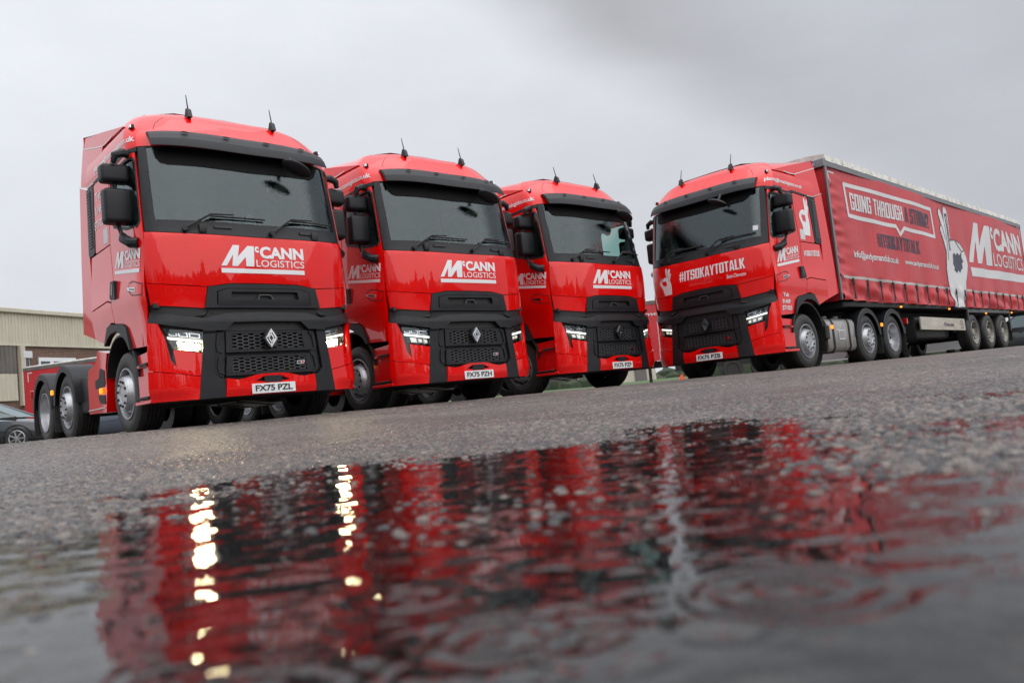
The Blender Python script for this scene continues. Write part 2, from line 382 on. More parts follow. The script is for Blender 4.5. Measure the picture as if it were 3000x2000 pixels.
def _st(x0, x1, a='', y0=0, y1=1):
    p = [(x0, y0), (x1, y0), (x1, y1), (x0, y1)]; o = []
    for k, (x, y) in enumerate(p):
        if str(k) in a:
            dx_ = C_ if x == x0 else -C_; dy = .06 if y == y0 else -.06; q = [(x, y + dy), (x + dx_, y)]
            o += q if k in (0, 2) else q[::-1]
        else: o.append((x, y))
    return o
_r = lambda a, b, c, d: [(a, b), (c, b), (c, d), (a, d)]
GLY = {'I': (.36, [_r(0, 0, .36, 1)]), 'O': (1, [_st(0, S_, '03'), _st(1 - S_, 1, '12'), _r(S_, 0, 1 - S_, B_), _r(S_, 1 - B_, 1 - S_, 1)]),
 'G': (1, [_st(0, S_, '03'), _st(1 - S_, 1, '1', 0, .52), _r(S_, 0, 1 - S_, B_), _r(S_, 1 - B_, 1 - S_, 1), _st(1 - S_, 1, '2', .66, 1), _r(.52, .40, 1 - S_, .52)]),
 'N': (1, [_r(0, 0, .34, 1), _r(.66, 0, 1, 1), [(.34, .98), (.34, .50), (.66, .02), (.66, .50)]]), 'T': (.92, [_r(.29, 0, .63, 1 - B_), _r(0, 1 - B_, .92, 1)]),
 'H': (1, [_r(0, 0, S_, 1), _r(1 - S_, 0, 1, 1), _r(S_, .44, 1 - S_, .58)]), 'U': (1, [_st(0, S_, '0'), _st(1 - S_, 1, '1'), _r(S_, 0, 1 - S_, B_)]),
 'R': (1, [_r(0, 0, S_, 1), _r(S_, 1 - B_, 1 - S_, 1), _r(S_, .44, 1 - S_, .57), _st(1 - S_, 1, '2', .57, 1), [(1 - S_, 0), (1, 0), (1, .47), (.94, .52), (1, .57), (1 - S_, .57)]]),
 'A': (1.04, [[(0, 0), (.33, 0), (.37, .18), (.37, .32), (.52, .84), (.52, 1), (.28, 1)], [(1.04, 0), (.76, 1), (.52, 1), (.52, .84), (.67, .32), (.67, .18), (.71, 0)], _r(.37, .18, .67, .32)]),
 'S': (1, [_st(0, S_, '03', .44, 1), _r(S_, 1 - B_, 1 - S_, 1), _st(1 - S_, 1, '2', .68, 1), _r(S_, .44, 1 - S_, .58), _st(1 - S_, 1, '12', 0, .58), _r(S_, 0, 1 - S_, B_), _st(0, S_, '0', 0, .32)]),
 'M': (1.36, [_r(0, 0, .31, 1), _r(1.05, 0, 1.36, 1), [(.31, .98), (.31, .52), (.58, 0), (.68, 0), (.68, .46)], [(1.05, .98), (.68, .46), (.68, 0), (.78, 0), (1.05, .52)]]),
 '?': (.95, [_st(0, S_, '3', .66, 1), _r(S_, 1 - B_, .61, 1), _st(.61, .95, '12', .50, 1), _r(.30, .26, .64, .50), _r(.30, 0, .64, .17)]),
 '#': (1.1, [_r(.20, 0, .42, 1), _r(.66, 0, .88, 1), _r(0, .26, .20, .40), _r(.42, .26, .66, .40), _r(.88, .26, 1.1, .40), _r(0, .60, .20, .74), _r(.42, .60, .66, .74), _r(.88, .60, 1.1, .74)]),
 'K': (1.02, [_r(0, 0, S_, 1), [(S_, .34), (S_, .62), (.66, 1), (1.0, 1), (.62, .52)], [(.62, .52), (.44, .40), (.68, 0), (1.02, 0)]]),
 'Y': (1, [_r(.33, 0, .67, .40), [(.33, .40), (.67, .40), (.5, .58), (.34, 1), (0, 1)], [(.67, .40), (1, 1), (.66, 1), (.5, .58)]]), 'L': (.82, [_r(0, 0, S_, 1), _r(S_, 0, .82, B_)]), ' ': (.42, [])}
def block(txt, gap=.12):
    x = 0; P = []
    for c in txt:
        w, ps = GLY[c]; P += [[(x + a, b) for a, b in p] for p in ps]; x += w + gap
    x -= gap; fl, tr = poly2(*[[(a / x, b) for a, b in p] for p in P]); return fl, tr
# the hand making a ring, drawn in its own unit square
_h = lambda L: [((a - 8.9) / 1.85, (b - 1.1) / 2.56) for a, b in L]
HAND = _h([(9.11, 1.1), (10.17, 1.1), (10.34, 1.75), (10.73, 2.22), (10.745, 2.42), (10.6, 2.62), (10.3, 2.76), (9.97, 2.82), (9.66, 2.80), (9.64, 3.0), (9.70, 3.45), (9.67, 3.59), (9.58, 3.657), (9.46, 3.65), (9.38, 3.5),
      (9.36, 3.2), (9.27, 3.42), (9.16, 3.568), (9.05, 3.56), (8.98, 3.45), (9.09, 3.13), (8.98, 3.12), (8.905, 3.03), (8.98, 2.85), (9.15, 2.48), (9.02, 2.05), (9.02, 1.7)])
HOLE = _h([(9.66, 2.30), (9.70, 2.46), (9.84, 2.50), (9.92, 2.44), (10.06, 2.52), (10.14, 2.45), (10.34, 2.54), (10.31, 2.40), (10.40, 2.30), (10.27, 2.24), (10.28, 2.12), (10.16, 2.08), (10.05, 1.99), (9.93, 2.06), (9.82, 1.97), (9.6, 2.05), (9.70, 2.12), (9.60, 2.20)])
def hand_tris(): 
    fl = HAND + HOLE; return np.array(fl, float), tessellate_polygon([[Vector((a, b, 0)) for a, b in HAND], [Vector((a, b, 0)) for a, b in HOLE]])
FING = [_h(l) for l in ([(9.66, 2.80), (9.5, 2.9), (9.47, 3.5)], [(9.36, 3.2), (9.33, 2.8), (9.24, 2.3)], [(9.09, 3.13), (9.2, 2.8)], [(9.97, 2.82), (10.4, 2.55), (10.62, 2.62)])]

# ------------------------------------------------------------------ the lorry
RP, BP, GB = 'red_paint', 'black_plastic', 'gloss_black'
def wheel(root, x, y, z, R, kind, sgn):
    """sgn: +1 / -1 side; profile runs outward along x"""
    w = MB(); k = sgn; half = 0.15 if kind != 'drive' else 0.15
    xo = x; xi = x - k * 0.31
    pr = [(0.29, xi + k * .02), (0.30, xi), (R - .07, xi - k * .004), (R - .02, xi + k * .02), (R, xi + k * .05), (R, xo - k * .05), (R - .02, xo - k * .02), (R - .07, xo + k * .004), (0.345, xo + k * .006), (0.315, xo - k * .006), (0.30, xo - k * .014)]
    # tread grooves
    g = []
    for (r, h) in pr[:4]: g.append((r, h))
    n = 5; a, b = xi + k * .05, xo - k * .05
    for i in range(n):
        c0 = a + (b - a) * i / n; c1 = a + (b - a) * (i + 1) / n - k * .012
        g += [(R, c0), (R, c1)]
        if i < n - 1: g += [(R - .014, c1 + k * .002), (R - .014, c1 + k * .010)]
    g += pr[6:]
    w.lathe(g, 48, (0, y, z)); me = w.mesh('wheel', 30)
    o = link('wheel', me, 'rubber', root)
    r = MB(); dirty = kind == 'trailer'
    if kind == 'front':
        prof = [(0.30, xo - k * .012), (0.298, xo + k * .004), (0.285, xo + k * .004), (0.272, xo - k * .05), (0.262, xo - k * .10), (0.215, xo - k * .02), (0.20, xo + k * .030), (0.195, xo + k * .038), (0.0, xo + k * .038)]
        hub = [(0.185, xo + k * .038), (0.18, xo + k * .050), (0.10, xo + k * .050), (0.095, xo + k * .044), (0, xo + k * .044)]; nr = .145; nx = xo + k * .05
    elif kind == 'drive':
        prof = [(0.30, xo - k * .012), (0.298, xo + k * .006), (0.285, xo + k * .006), (0.275, xo - k * .05), (0.262, xo - k * .13), (0.22, xo - k * .19), (0.0, xo - k * .20)]
        hub = [(0.10, xo - k * .20), (0.095, xo - k * .12), (0.06, xo - k * .10), (0, xo - k * .10)]; nr = .15; nx = xo - k * .18
    else:
        prof = [(0.30, xo - k * .012), (0.298, xo + k * .006), (0.286, xo + k * .006), (0.276, xo - k * .04), (0.262, xo - k * .085), (0.225, xo - k * .10), (0.21, xo - k * .115), (0.0, xo - k * .115)]
        hub = [(0.105, xo - k * .115), (0.10, xo - k * .03), (0.06, xo - k * .01), (0, xo - k * .01)]; nr = .15; nx = xo - k * .105
    r.lathe(prof, 48, (0, y, z)); link('rim', r.mesh('rim', 40), 'rim_dirty' if dirty else 'rim', o)
    h = MB(); h.lathe(hub, 32, (0, y, z)); link('hub_cap', h.mesh('hub_cap', 40), 'rim_dirty' if dirty else 'rim', o)
    nm = MB().tube([(-k * .012, 0, 0), (k * .010, 0, 0), (k * .017, 0, 0)], [.018, .017, .007], 8).mesh('wheel_nut'); nm.materials.append(MAT['dark_trim'])
    for i in range(10):
        a = 2 * PI * i / 10 + .2; q = link('wheel_nut', nm, None, o); q.location = (nx, y + nr * math.cos(a), z + nr * math.sin(a))
    hb = MB(); hr = .245 if kind != 'trailer' else .243; hx = {'front': xo - k * .066, 'drive': xo - k * .152, 'trailer': xo - k * .088}[kind]
    for i in range(10):
        a = 2 * PI * i / 10; c, q = math.cos(a), math.sin(a)
        vs = [(hx + k * (.003 + .052 * math.cos(t) * (1 if kind == 'front' else .3)) , y + (hr + .022 * math.cos(t)) * c - .03 * math.sin(t) * q, z + (hr + .022 * math.cos(t)) * q + .03 * math.sin(t) * c) for t in [2 * PI * j / 10 for j in range(10)]]
        if kind == 'front': vs = [(hx + k * (.004 - .035 * math.cos(2 * PI * j / 10)), vs[j][1], vs[j][2]) for j in range(10)]
        hb.add(vs, [tuple(range(10)), tuple(range(9, -1, -1))])
    hb.obj('vent_holes', 'dark_trim', o)
    return o

def mirror_arm(root, k):
    """k = -1 viewer's left, +1 right"""
    a = MB(); P = lambda x, y, z: (k * x, y, z)
    a.tube([P(1.20, .62, 3.09), P(1.30, .60, 3.10), P(1.38, .60, 3.06), P(1.395, .61, 2.98)], [.045, .05, .045, .03], 8)
    a.tube([P(1.37, .70, 3.0), P(1.365, .72, 2.72), P(1.35, .72, 2.3), P(1.33, .66, 2.16)], [.026, .026, .026, .028], 8)
    a.tube([P(1.33, .66, 2.18), P(1.335, .62, 2.13), P(1.30, .50, 2.06), P(1.235, .44, 2.05)], [.035, .055, .06, .06], 10)
    o = a.obj('mirror_arm', BP, root)
    for nm, (x0, x1, z0, z1) in (('wide_mirror', (1.21, 1.525, 2.765, 2.985)), ('main_mirror', (1.19, 1.51, 2.30, 2.715))):
        m = MB(); w = x1 - x0; cz = (z0 + z1) / 2; hh = (z1 - z0); cx = (x0 + x1) / 2
        bm = bmesh.new(); bmesh.ops.create_cube(bm, size=1)
        for q in bm.verts:
            fx = .93 if q.co.y < 0 else 1.0; q.co = Vector((q.co.x * w * fx, q.co.y * .17, q.co.z * hh * fx))
        bmesh.ops.bevel(bm, geom=bm.edges[:], offset=.045, segments=4, affect='EDGES', profile=.5)
        bm.verts.index_update(); m.add([(k * (cx + q.co.x), .70 + q.co.y, cz + q.co.z - .02 * q.co.x) for q in bm.verts], [[q.index for q in (f.verts if k > 0 else reversed(f.verts[:]))] for f in bm.faces]); bm.free()
        mo = m.obj(nm, BP, o)
    for nm, (x0, x1, z0, z1) in (('mirror_glass', (1.235, 1.50, 2.79, 2.96)), ('mirror_glass', (1.215, 1.485, 2.33, 2.69))):
        MB().add([P(x0, .7875, z0), P(x1, .7875, z0), P(x1, .7875, z1), P(x0, .7875, z1)], [(0, 3, 2, 1) if k > 0 else (0, 1, 2, 3)]).obj(nm, 'chrome', o)

def wiper(root, piv, elbow, tip0, b0, b1):
    o = MB(); pts = [sp(*piv, .045), sp(*elbow, .07), sp(*tip0, .055)]
    o.tube([sp(piv[0], piv[1], .0), sp(*piv, .06)], .028, 10); o.tube(pts, [.016, .011, .009], 6); w = o.obj('wiper', 'dark_trim', root)
    b = MB(); n = 8; b.tube([sp(b0[0] + (b1[0] - b0[0]) * i / n, b0[1] + (b1[1] - b0[1]) * i / n, .022) for i in range(n + 1)], .010, 6); b.obj('wiper_blade', 'dark_trim', w)

def headlight(root, k, lit):
    m = (lambda p: p) if k < 0 else mir
    hl = [(-1.142, 1.075), (-.742, 1.010), (-.760, .797), (-1.062, .850)]
    h = panel('headlight', m([(-1.15, 1.085), (-.735, 1.015), (-.752, .79), (-1.07, .842)]), 'dark_trim', root, d=-.085, th=0.0, ds=.1)
    # housing side walls
    wv, wf = [], []
    q = m([(-1.15, 1.085), (-.735, 1.015), (-.752, .79), (-1.07, .842)])
    for i in range(4):
        a, b = q[i], q[(i + 1) % 4]; n0 = len(wv); wv += [sp(*a, -.085), sp(*b, -.085), sp(*b, -.004), sp(*a, -.004)]; wf.append((n0, n0 + 1, n0 + 2, n0 + 3))
    MB().add(wv, wf).obj('lamp_housing', 'gloss_black', h)
    L = lambda s, t: (-1.142 + .40 * s + (.075 * t * (1 - s)) - .018 * t * s * 0, (1.075 - .065 * s) * (1 - t) + (.850 - .053 * s) * t)
    def cell(s0, s1, t0, t1, mt, name, d=-.05):
        p = [L(s0, t1), L(s1, t1), L(s1, t0), L(s0, t0)]; return panel(name, m(p), mt, h, d=d, th=.03, ds=.2, dz=0)
    for s0, s1 in ((.06, .30), (.33, .60), (.63, .94)):
        cell(s0, s1, .08, .33, 'lamp_cell', 'reflector', -.055)
        cell(s0 + .04, s1 - .04, .13, .28, GB, 'reflector_core', -.045)
    for s0, s1 in ((.20, .46), (.50, .72), (.75, .96)):
        cell(s0, s1, .60, .90, 'lamp_cell', 'reflector', -.055)
        if not lit: cell(s0 + .05, s1 - .05, .66, .84, 'lamp_warm', 'bulb', -.045)
    cell(.0, .99, .42, .53, 'drl', 'daytime_strip', -.012)
    if lit: cell(.36, .93, .60, .86, 'headlamp_lit', 'dipped_beam_lamp', -.03)
    panel('lamp_lens', m(hl), 'lamp_glass', h, d=-.002, th=0.0)

def badge(root):
    b = MB(); cz = .918; q = lambda pts: pts
    hx = [(-.086, 0), (-.045, .085), (0, .118), (.045, .085), (.086, 0), (.045, -.085), (0, -.118), (-.045, -.085)]
    o = grid_mesh('emblem', [[(a, cz + c) for a, c in hx]], SM, GB, root, d=.062, th=.05, ds=0, dz=0)
    # two interlaced lozenge outlines
    fl, tr = strokes([[(.008, cz + .098), (-.062, cz), (-.012, cz - .085)], [(-.008, cz - .098), (.062, cz), (.012, cz + .085)],
                      [(.012, cz + .085), (-.030, cz), (.008, cz - .062), (.030, cz - .018)], [(-.012, cz - .085), (.030, cz), (-.008, cz + .062), (-.030, cz + .018)]], .014)
    tri_mesh('emblem_outline', fl, tr, SM, 'chrome', o, d=.072, th=.010, ds=0, dz=0)

def build_lorry():
    R = empty('lorry')
    holes_ws = [(-1.134, 2.272), (-.8, 2.262), (.8, 2.262), (1.134, 2.272), (1.134, 3.165), (-1.134, 3.165)]
    win = [(1.262, 2.98), (1.300, 2.30), (1.345, 2.238), (1.66, 2.272), (2.15, 2.40), (2.185, 2.45), (2.19, 2.93), (2.12, 3.035), (1.30, 3.035)]
    # inner shell
    shell = [(-3.2, 1.10), (-1.32, 1.02), (1.32, 1.02), (3.2, 1.10), (3.2, 3.17), (-3.2, 3.17)]
    sh = panel('cab_shell', [(-3.2, 1.3), (-1.35, 1.3), (-1.3, 1.02), (1.3, 1.02), (1.35, 1.3), (3.2, 1.3), (3.2, 3.17), (-3.2, 3.17)], 'dark_trim', R, holes=[holes_ws[::-1], win[::-1], mir(win)], d=-.035, th=.03, ds=.1, dz=.2)
    MB().add([(-1.21, 2.25, 1.3), (1.21, 2.25, 1.3), (1.23, 2.25, 3.3), (1.18, 2.25, 3.5), (.9, 2.25, 3.72), (.0, 2.25, 3.77), (-.9, 2.25, 3.72), (-1.18, 2.25, 3.5), (-1.23, 2.25, 3.3)], [(8, 7, 6, 5, 4, 3, 2, 1, 0)]).obj('rear_wall', 'cabin_trim', R)
    MB().box((0, 1.25, 1.33), (2.36, 1.95, .05)).obj('cab_floor', 'dark_trim', R)
    # interior
    d = MB(); P = [(-1.05, .42), (-.6, .27), (.6, .27), (1.05, .42), (1.1, .85), (.4, .80), (.3, .95), (-1.1, .85)]
    d.ext(P, .75, lambda u, v, w: (u, v, 2.24 + w)); d.obj('dashboard', 'dark_trim', R)
    for x in (-.62, .62):
        s_ = MB(); s_.box((x, 1.50, 1.95), (.56, .55, .16), .05, 2); so_ = s_.obj('seat', 'seat_cloth', R)
        MB().box((x, 1.78, 2.36), (.54, .14, .78), .06, 3, Matrix.Rotation(-.14, 3, 'X')).obj('seat_back', 'seat_cloth', so_)
        MB().box((x, 1.86, 2.86), (.30, .11, .22), .05, 3).obj('headrest', 'seat_cloth', so_)
        MB().box((x, 1.5, 1.6), (.4, .4, .55), .02).obj('seat_base', 'dark_trim', so_)
    sw = MB(); c = Vector((-.62, .98, 2.26)); rt = Matrix.Rotation(math.radians(-35), 3, 'X')
    ring = [c + rt @ Vector((.23 * math.cos(a), .23 * math.sin(a), 0)) for a in [2 * PI * i / 24 for i in range(25)]]
    sw.tube(ring, .016, 6, cap=False)
    for a in (.0, PI, -PI / 2): sw.tube([c, c + rt @ Vector((.22 * math.cos(a), .22 * math.sin(a), 0))], .02, 6)
    sw.tube([c, c + rt @ Vector((0, 0, -.3))], .04, 8); sw.obj('steering_wheel', 'dark_trim', R)
    MB().box((0, 2.1, 2.35), (2.3, .26, .12), .03).box((0, 2.12, 3.15), (2.2, .22, .45), .03).obj('bunk_and_lockers', 'cabin_trim', R)
    MB().box((0, 1.0, 3.17), (2.25, .9, .04)).obj('roof_lining', 'cabin_trim', R)
    for k in (-1, 1): MB().box((k * 1.13, 2.02, 2.7), (.05, .28, .85), .02, 2).obj('curtain', 'seat_cloth', R)
    MB().box((.477, .44, 2.85), (.185, .10, .22), .03, 3, Matrix.Rotation(.35, 3, 'Y')).tube([(.477, .44, 2.95), (.49, .40, 3.08)], .02).obj('interior_mirror', 'dark_trim', R)
    MB().ext([(-.085, 2.25), (-.036, 2.425), (-.02, 2.44), (.02, 2.44), (.035, 2.43), (.091, 2.25)], .06, lambda u, v, w: (u, .30 - w, v)).obj('camera_pod', 'dark_trim', R)
    # roof
    zs = [3.168, 3.25, 3.33, 3.40, 3.44, 3.48, 3.52, 3.55, 3.585, 3.617, 3.65, 3.677, 3.70, 3.717, 3.735, 3.752, 3.76, 3.767, 3.771, 3.774]
    sv = np.unique(np.concatenate([np.linspace(0, 1.0, 14), np.linspace(1.0, 1.5, 12), np.linspace(1.5, 3.21, 14)])); sv = np.concatenate([-sv[::-1][:-1], sv])
    G = [SM(sv, np.full(len(sv), z), 0.0) for z in zs]; n = len(sv)
    rb = MB(); rb.add([tuple(p) for g in G for p in g], [(i * n + j, i * n + j + 1, (i + 1) * n + j + 1, (i + 1) * n + j) for i in range(len(zs) - 1) for j in range(n - 1)])
    rb.obj('roof', RP, R, angle=60)
    # roof-panel seams
    for k in (-1, 1):
        ln = [(k * 1.0, 3.40), (k * .985, 3.5), (k * .94, 3.58), (k * .9, 3.64)]
        fl, tr = strokes([ln], .008); tri_mesh('roof_seam', fl, tr, SM, 'dark_trim', R, d=.0015, ds=.1, dz=.03)
    # roof spoiler and side deflectors
    for k in (-1, 1):
        m = (lambda p: p) if k > 0 else mir
        fl_ = lambda u, v, dd: np.stack([np.where(u < 0, -1, 1) * (1.225 - .05 * np.clip((v - 3.3) / .6, 0, 1) + dd), np.abs(u) - .96, v], -1)
        grid_mesh('side_deflector_top', [m([(1.75, 3.475), (2.4, 3.635), (3.40, 3.868), (3.46, 3.735), (2.55, 3.495), (2.2, 3.485)])], fl_, RP, R, th=.03, ds=.15, dz=.15)
        grid_mesh('side_deflector_panel', [m([(2.56, 3.485), (3.46, 3.722), (3.51, 3.235), (3.13, 3.13), (2.88, 3.13), (2.76, 3.18), (2.66, 3.28), (2.59, 3.38)])], fl_, RP, R, th=.03, ds=.15, dz=.15)
        lo = [(3.165, 3.105), (3.50, 3.215), (3.62, 2.3), (3.72, 1.34), (3.225, 1.215), (3.225, 2.0), (3.235, 2.25)]
        fl2 = lambda u, v, dd: np.stack([np.where(u < 0, -1, 1) * (1.245 + dd), np.abs(u) - .96, v], -1)
        o = grid_mesh('side_deflector', [m(lo)], fl2, RP, R, th=.03, ds=.15, dz=.2)
        fl, tr = strokes([m([(2.15, 3.50), (2.35, 3.485), (2.55, 3.49), (3.46, 3.728)])], .012)
        tri_mesh('edge_highlight', fl, tr, lambda u, v, dd: fl_(u, v, dd), 'white', R, d=.004, ds=0, dz=0)  # white line painted as the highlight along the deflector's upper seam
        fl, tr = strokes([m([(2.76, 3.08), (2.92, 3.120), (3.12, 3.122), (3.50, 3.225)])], .010)
        tri_mesh('edge_highlight', fl, tr, lambda u, v, dd: fl2(u, v, dd), 'white', R, d=.006, ds=0, dz=0)  # painted highlight again, along the lower deflector seam
    sv_ = MB(); xs_ = [-1.19, -1.17, -1.1, -.95, -.6, 0, .6, .95, 1.1, 1.17, 1.19]; ys_ = [.85, 1.1, 1.4, 1.75, 2.1, 2.445]
    V = []
    for y in ys_:
        zs_ = 3.47 + .398 * (y - .79) / 1.65; zc = 3.765 + .135 * (y - .85) / 1.6
        V += [(x, y, zs_ + (zc - zs_) * (1 - abs(x / 1.19) ** 5)) for x in xs_]
    V += [(x, 2.445, 3.45) for x in xs_]; nn = len(xs_)
    sv_.add(V, [(i * nn + j, i * nn + j + 1, (i + 1) * nn + j + 1, (i + 1) * nn + j) for i in range(len(ys_)) for j in range(nn - 1)])
    sv_.obj('roof_spoiler', RP, R, angle=50)
    # visor
    vb = lambda s: 3.118 + .012 * (abs(s) / 1.1) ** 2; vt = lambda s: 3.372 - .035 * (abs(s) / 1.1) ** 3
    ss = np.linspace(-1.098, 1.098, 45); rows = [(0.0, -.01), (0.0, .035), (.10, .060), (.30, .090), (.52, .112), (.56, .122), (.93, .140), (1.0, .138), (1.0, .125), (.8, .10), (.4, .06), (.1, .01)]
    def vp(s_, z, dd): p = SM(s_, z, 0.0); return (float(p[0]) * 1.0, float(p[1]) - dd, float(p[2]))
    vv = [vp(s * (1 + .012 * t), vt(s) * (1 - t) + vb(s) * t, dd + .02 * abs(s)) for t, dd in rows for s in ss]
    n = len(ss); vm = MB().add(vv, [(i * n + j, (i + 1) * n + j, (i + 1) * n + j + 1, i * n + j + 1) for i in range(len(rows) - 1) for j in range(n - 1)])
    vm.add([vv[i * n] for i in range(len(rows))], [tuple(range(len(rows)))[::-1]]).add([vv[i * n + n - 1] for i in range(len(rows))], [tuple(range(len(rows)))])
    vm.obj('sun_visor', BP, R, angle=25)
    vh = MB()
    for s in (-.72, -.24, .26, .74):
        vh.add([vp(s + .045 * math.cos(t), 3.322 + .017 * math.sin(t), .094 + .02 * abs(s) - .0 * math.sin(t) + (.004 if math.sin(t) > 0 else .010)) for t in [2 * PI * i / 12 for i in range(12)]], [tuple(range(12)), tuple(range(11, -1, -1))])
    vh.obj('visor_slots', 'shade', R)
    # black band painting the visor's underside as reflected in the top of the glass
    panel('visor_reflection', [(-1.04, 3.164), (-1.03, 3.02), (-.99, 2.965), (-.91, 2.94), (-.58, 2.938), (0, 2.925), (.58, 2.938), (.85, 2.95), (.93, 3.0), (1.04, 3.164)], 'shade', R, d=-.006, th=.004)
    # windscreen and its surround
    wsout = [(-1.262, 2.16), (-1.0, 2.128), (-.7, 2.113), (0, 2.105), (.7, 2.113), (1.0, 2.128), (1.262, 2.16), (1.245, 2.6), (1.205, 3.16), (-1.205, 3.16), (-1.245, 2.6)]
    panel('windscreen_surround', wsout, BP, R, holes=[[(-1.134, 2.285), (-1.128, 2.6), (-1.115, 3.155), (1.115, 3.155), (1.128, 2.6), (1.134, 2.285), (.8, 2.268), (0, 2.262), (-.8, 2.268)]], d=0.0)
    panel('windscreen', [(-1.15, 2.28), (0, 2.25), (1.15, 2.28), (1.13, 3.165), (-1.13, 3.165)], 'windscreen_glass', R, d=-.012, th=0)
    for (a, b) in ((-.655, 2.175), (.72, 2.165)):
        pass
        o = MB(); p = SM(a, b, .012); o.box(tuple(p), (.085, .045, .10), .012, 2); o.obj('wiper_motor_cap', 'dark_trim', R)
        s2 = .13 if a < 0 else -.20
        panel('grab_slot', rect(a + s2, b + .015, a + s2 + .20, b + .045), 'dark_trim', R, d=.016, th=.014)
    wiper(R, (-.844, 2.164), (-.56, 2.335), (-.30, 2.350), (-.55, 2.325), (.09, 2.325))
    wiper(R, (.141, 2.157), (.40, 2.342), (.70, 2.362), (.42, 2.335), (1.05, 2.352))
    # kerb mirror on the front
    bm = bmesh.new(); bmesh.ops.create_uvsphere(bm, u_segments=24, v_segments=14, radius=1); bm.verts.index_update()
    rm = Matrix.Rotation(math.radians(22), 3, 'Y') @ Matrix.Rotation(math.radians(-25), 3, 'X')
    km = MB().add([tuple(Vector((.51, .02, 2.975)) + rm @ Vector((q.co.x * .19, q.co.y * .10, q.co.z * (.05 if q.co.z > 0 else .035)))) for q in bm.verts], [[q.index for q in f.verts] for f in bm.faces]); bm.free()
    km.tube([(.51, .08, 3.03), (.50, .2, 3.16)], .025); km.obj('kerb_mirror', BP, R)
    # upper front panel
    lowS = [(-1.292, 1.587), (-1.15, 1.565), (-1.011, 1.548), (-.706, 1.522), (-.648, 1.520), (-.41, 1.556), (0, 1.562), (.41, 1.556), (.648, 1.520), (.706, 1.522), (1.011, 1.548), (1.15, 1.565), (1.292, 1.587)]
    dfr = lambda s, z: .020 - .16 * (z - 1.86) ** 2 * (np.abs(s) < 9)
    panel('front_panel', lowS + [(1.285, 1.9), (1.272, 2.15), (1.0, 2.118), (.7, 2.103), (0, 2.095), (-.7, 2.103), (-1.0, 2.118), (-1.272, 2.15), (-1.285, 1.9)], RP, R, d=dfr, ds=.06, dz=.06)
    for k in (-1, 1):
        m = (lambda p: p) if k < 0 else mir
        panel('lower_front_panel', m([(-1.290, 1.578), (-1.011, 1.538), (-.715, 1.512), (-.662, 1.510), (-.70, 1.278), (-.962, 1.303), (-1.15, 1.325), (-1.272, 1.345)]), RP, R, d=lambda s, z: .008 + .10 * (z - 1.54), ds=.06, dz=.06)
    fo = [(-.655, 1.512), (-.41, 1.547), (0, 1.553), (.41, 1.547), (.655, 1.512), (.70, 1.278), (-.70, 1.278)]
    fi = [(-.56, 1.462), (-.45, 1.497), (.45, 1.500), (.56, 1.462), (.57, 1.315), (-.57, 1.315)]
    uf = panel('upper_grille_frame', fo, BP, R, holes=[fi[::-1]], d=.012)
    panel('upper_grille_panel', [(-.55, 1.457), (-.445, 1.491), (.445, 1.494), (.55, 1.457), (.56, 1.30), (-.56, 1.30)], BP, R, holes=[[(-.40, 1.455), (.40, 1.462), (.412, 1.375), (-.412, 1.370)]], d=lambda s, z: .02 - .10 * np.clip(1.36 - z, 0, 1))
    panel('air_slot', rect(-.43, 1.36, .43, 1.475), 'dark_trim', R, d=-.03, th=0)
    fl, tr = strokes([[(-.095, 1.372), (-.065, 1.425), (.065, 1.425), (.095, 1.372)]], .011); tri_mesh('slot_bracket', fl, tr, SM, 'grey_frame', R, d=.012, th=.03, ds=0, dz=0)
    # dark gap between cab and bumper, with hinges
    panel('gap_liner', rect(-1.28, 1.02, 1.28, 1.36), 'chassis', R, d=-.10, th=0)
    for k in (-1, 1):
        MB().tube([sp(k * .66, 1.25, -.05), sp(k * .72, 1.20, -.01), sp(k * .80, 1.19, -.04)], .018, 6).tube([sp(k * .60, 1.22, -.04), sp(k * .95, 1.235, -.05)], .010, 6).obj('hinge', 'dark_trim', R)
    # black upper band of the bumper, and the pillars running down from it
    bt = [(-1.275, 1.262), (-1.10, 1.230), (-.969, 1.200), (-.72, 1.165), (-.69, 1.163), (-.488, 1.215), (-.03, 1.228), (.488, 1.215), (.69, 1.163), (.72, 1.165), (.969, 1.200), (1.10, 1.230), (1.275, 1.262)]
    bb = [(1.300, 1.154), (1.041, 1.090), (.74, 1.036), (.76, .813), (.826, .280), (.553, .280), (.540, .478), (.600, .500), (.66, .56), (.612, 1.022), (.503, 1.022), (.408, 1.112), (0, 1.118)]
    bb = bb + mir(bb)[::-1][1:]
    cres = lambda s, z: .016 + .014 * np.clip((1.19 - z) / .06, -.6, 1) * (z > 1.0)
    panel('bumper_frame', bt + bb, BP, R, d=cres, th=.05, ds=.07, dz=.03, angle=12)
    # grille: radiator, frame, beams, lattice
    panel('radiator', rect(-.56, .46, .56, 1.13), 'dark_trim', R, d=-.075, th=0)
    fins = MB()
    for i in range(74):
        s = -.52 + 1.04 * i / 73; a = sp(s - .0035, .47, -.045); b = sp(s + .0035, .47, -.045); fins.add([a, b, (b[0], b[1], 1.11), (a[0], a[1], 1.11), (a[0], a[1] + .03, .47), (a[0], a[1] + .03, 1.11), (b[0], b[1] + .03, .47), (b[0], b[1] + .03, 1.11)], [(0, 1, 2, 3), (4, 0, 3, 5), (1, 6, 7, 2)])
    fins.obj('radiator_fins', 'dark_trim', R)
    def ringp(o, i, nm, d=-.005, th=.05, mt=BP): return panel(nm, o, mt, R, holes=[i[::-1]], d=d, th=th)
    ringp([(-.495, 1.010), (.495, 1.010), (.512, .775), (-.505, .775)], [(-.425, .985), (.425, .985), (.440, .806), (-.435, .806)], 'upper_grille')
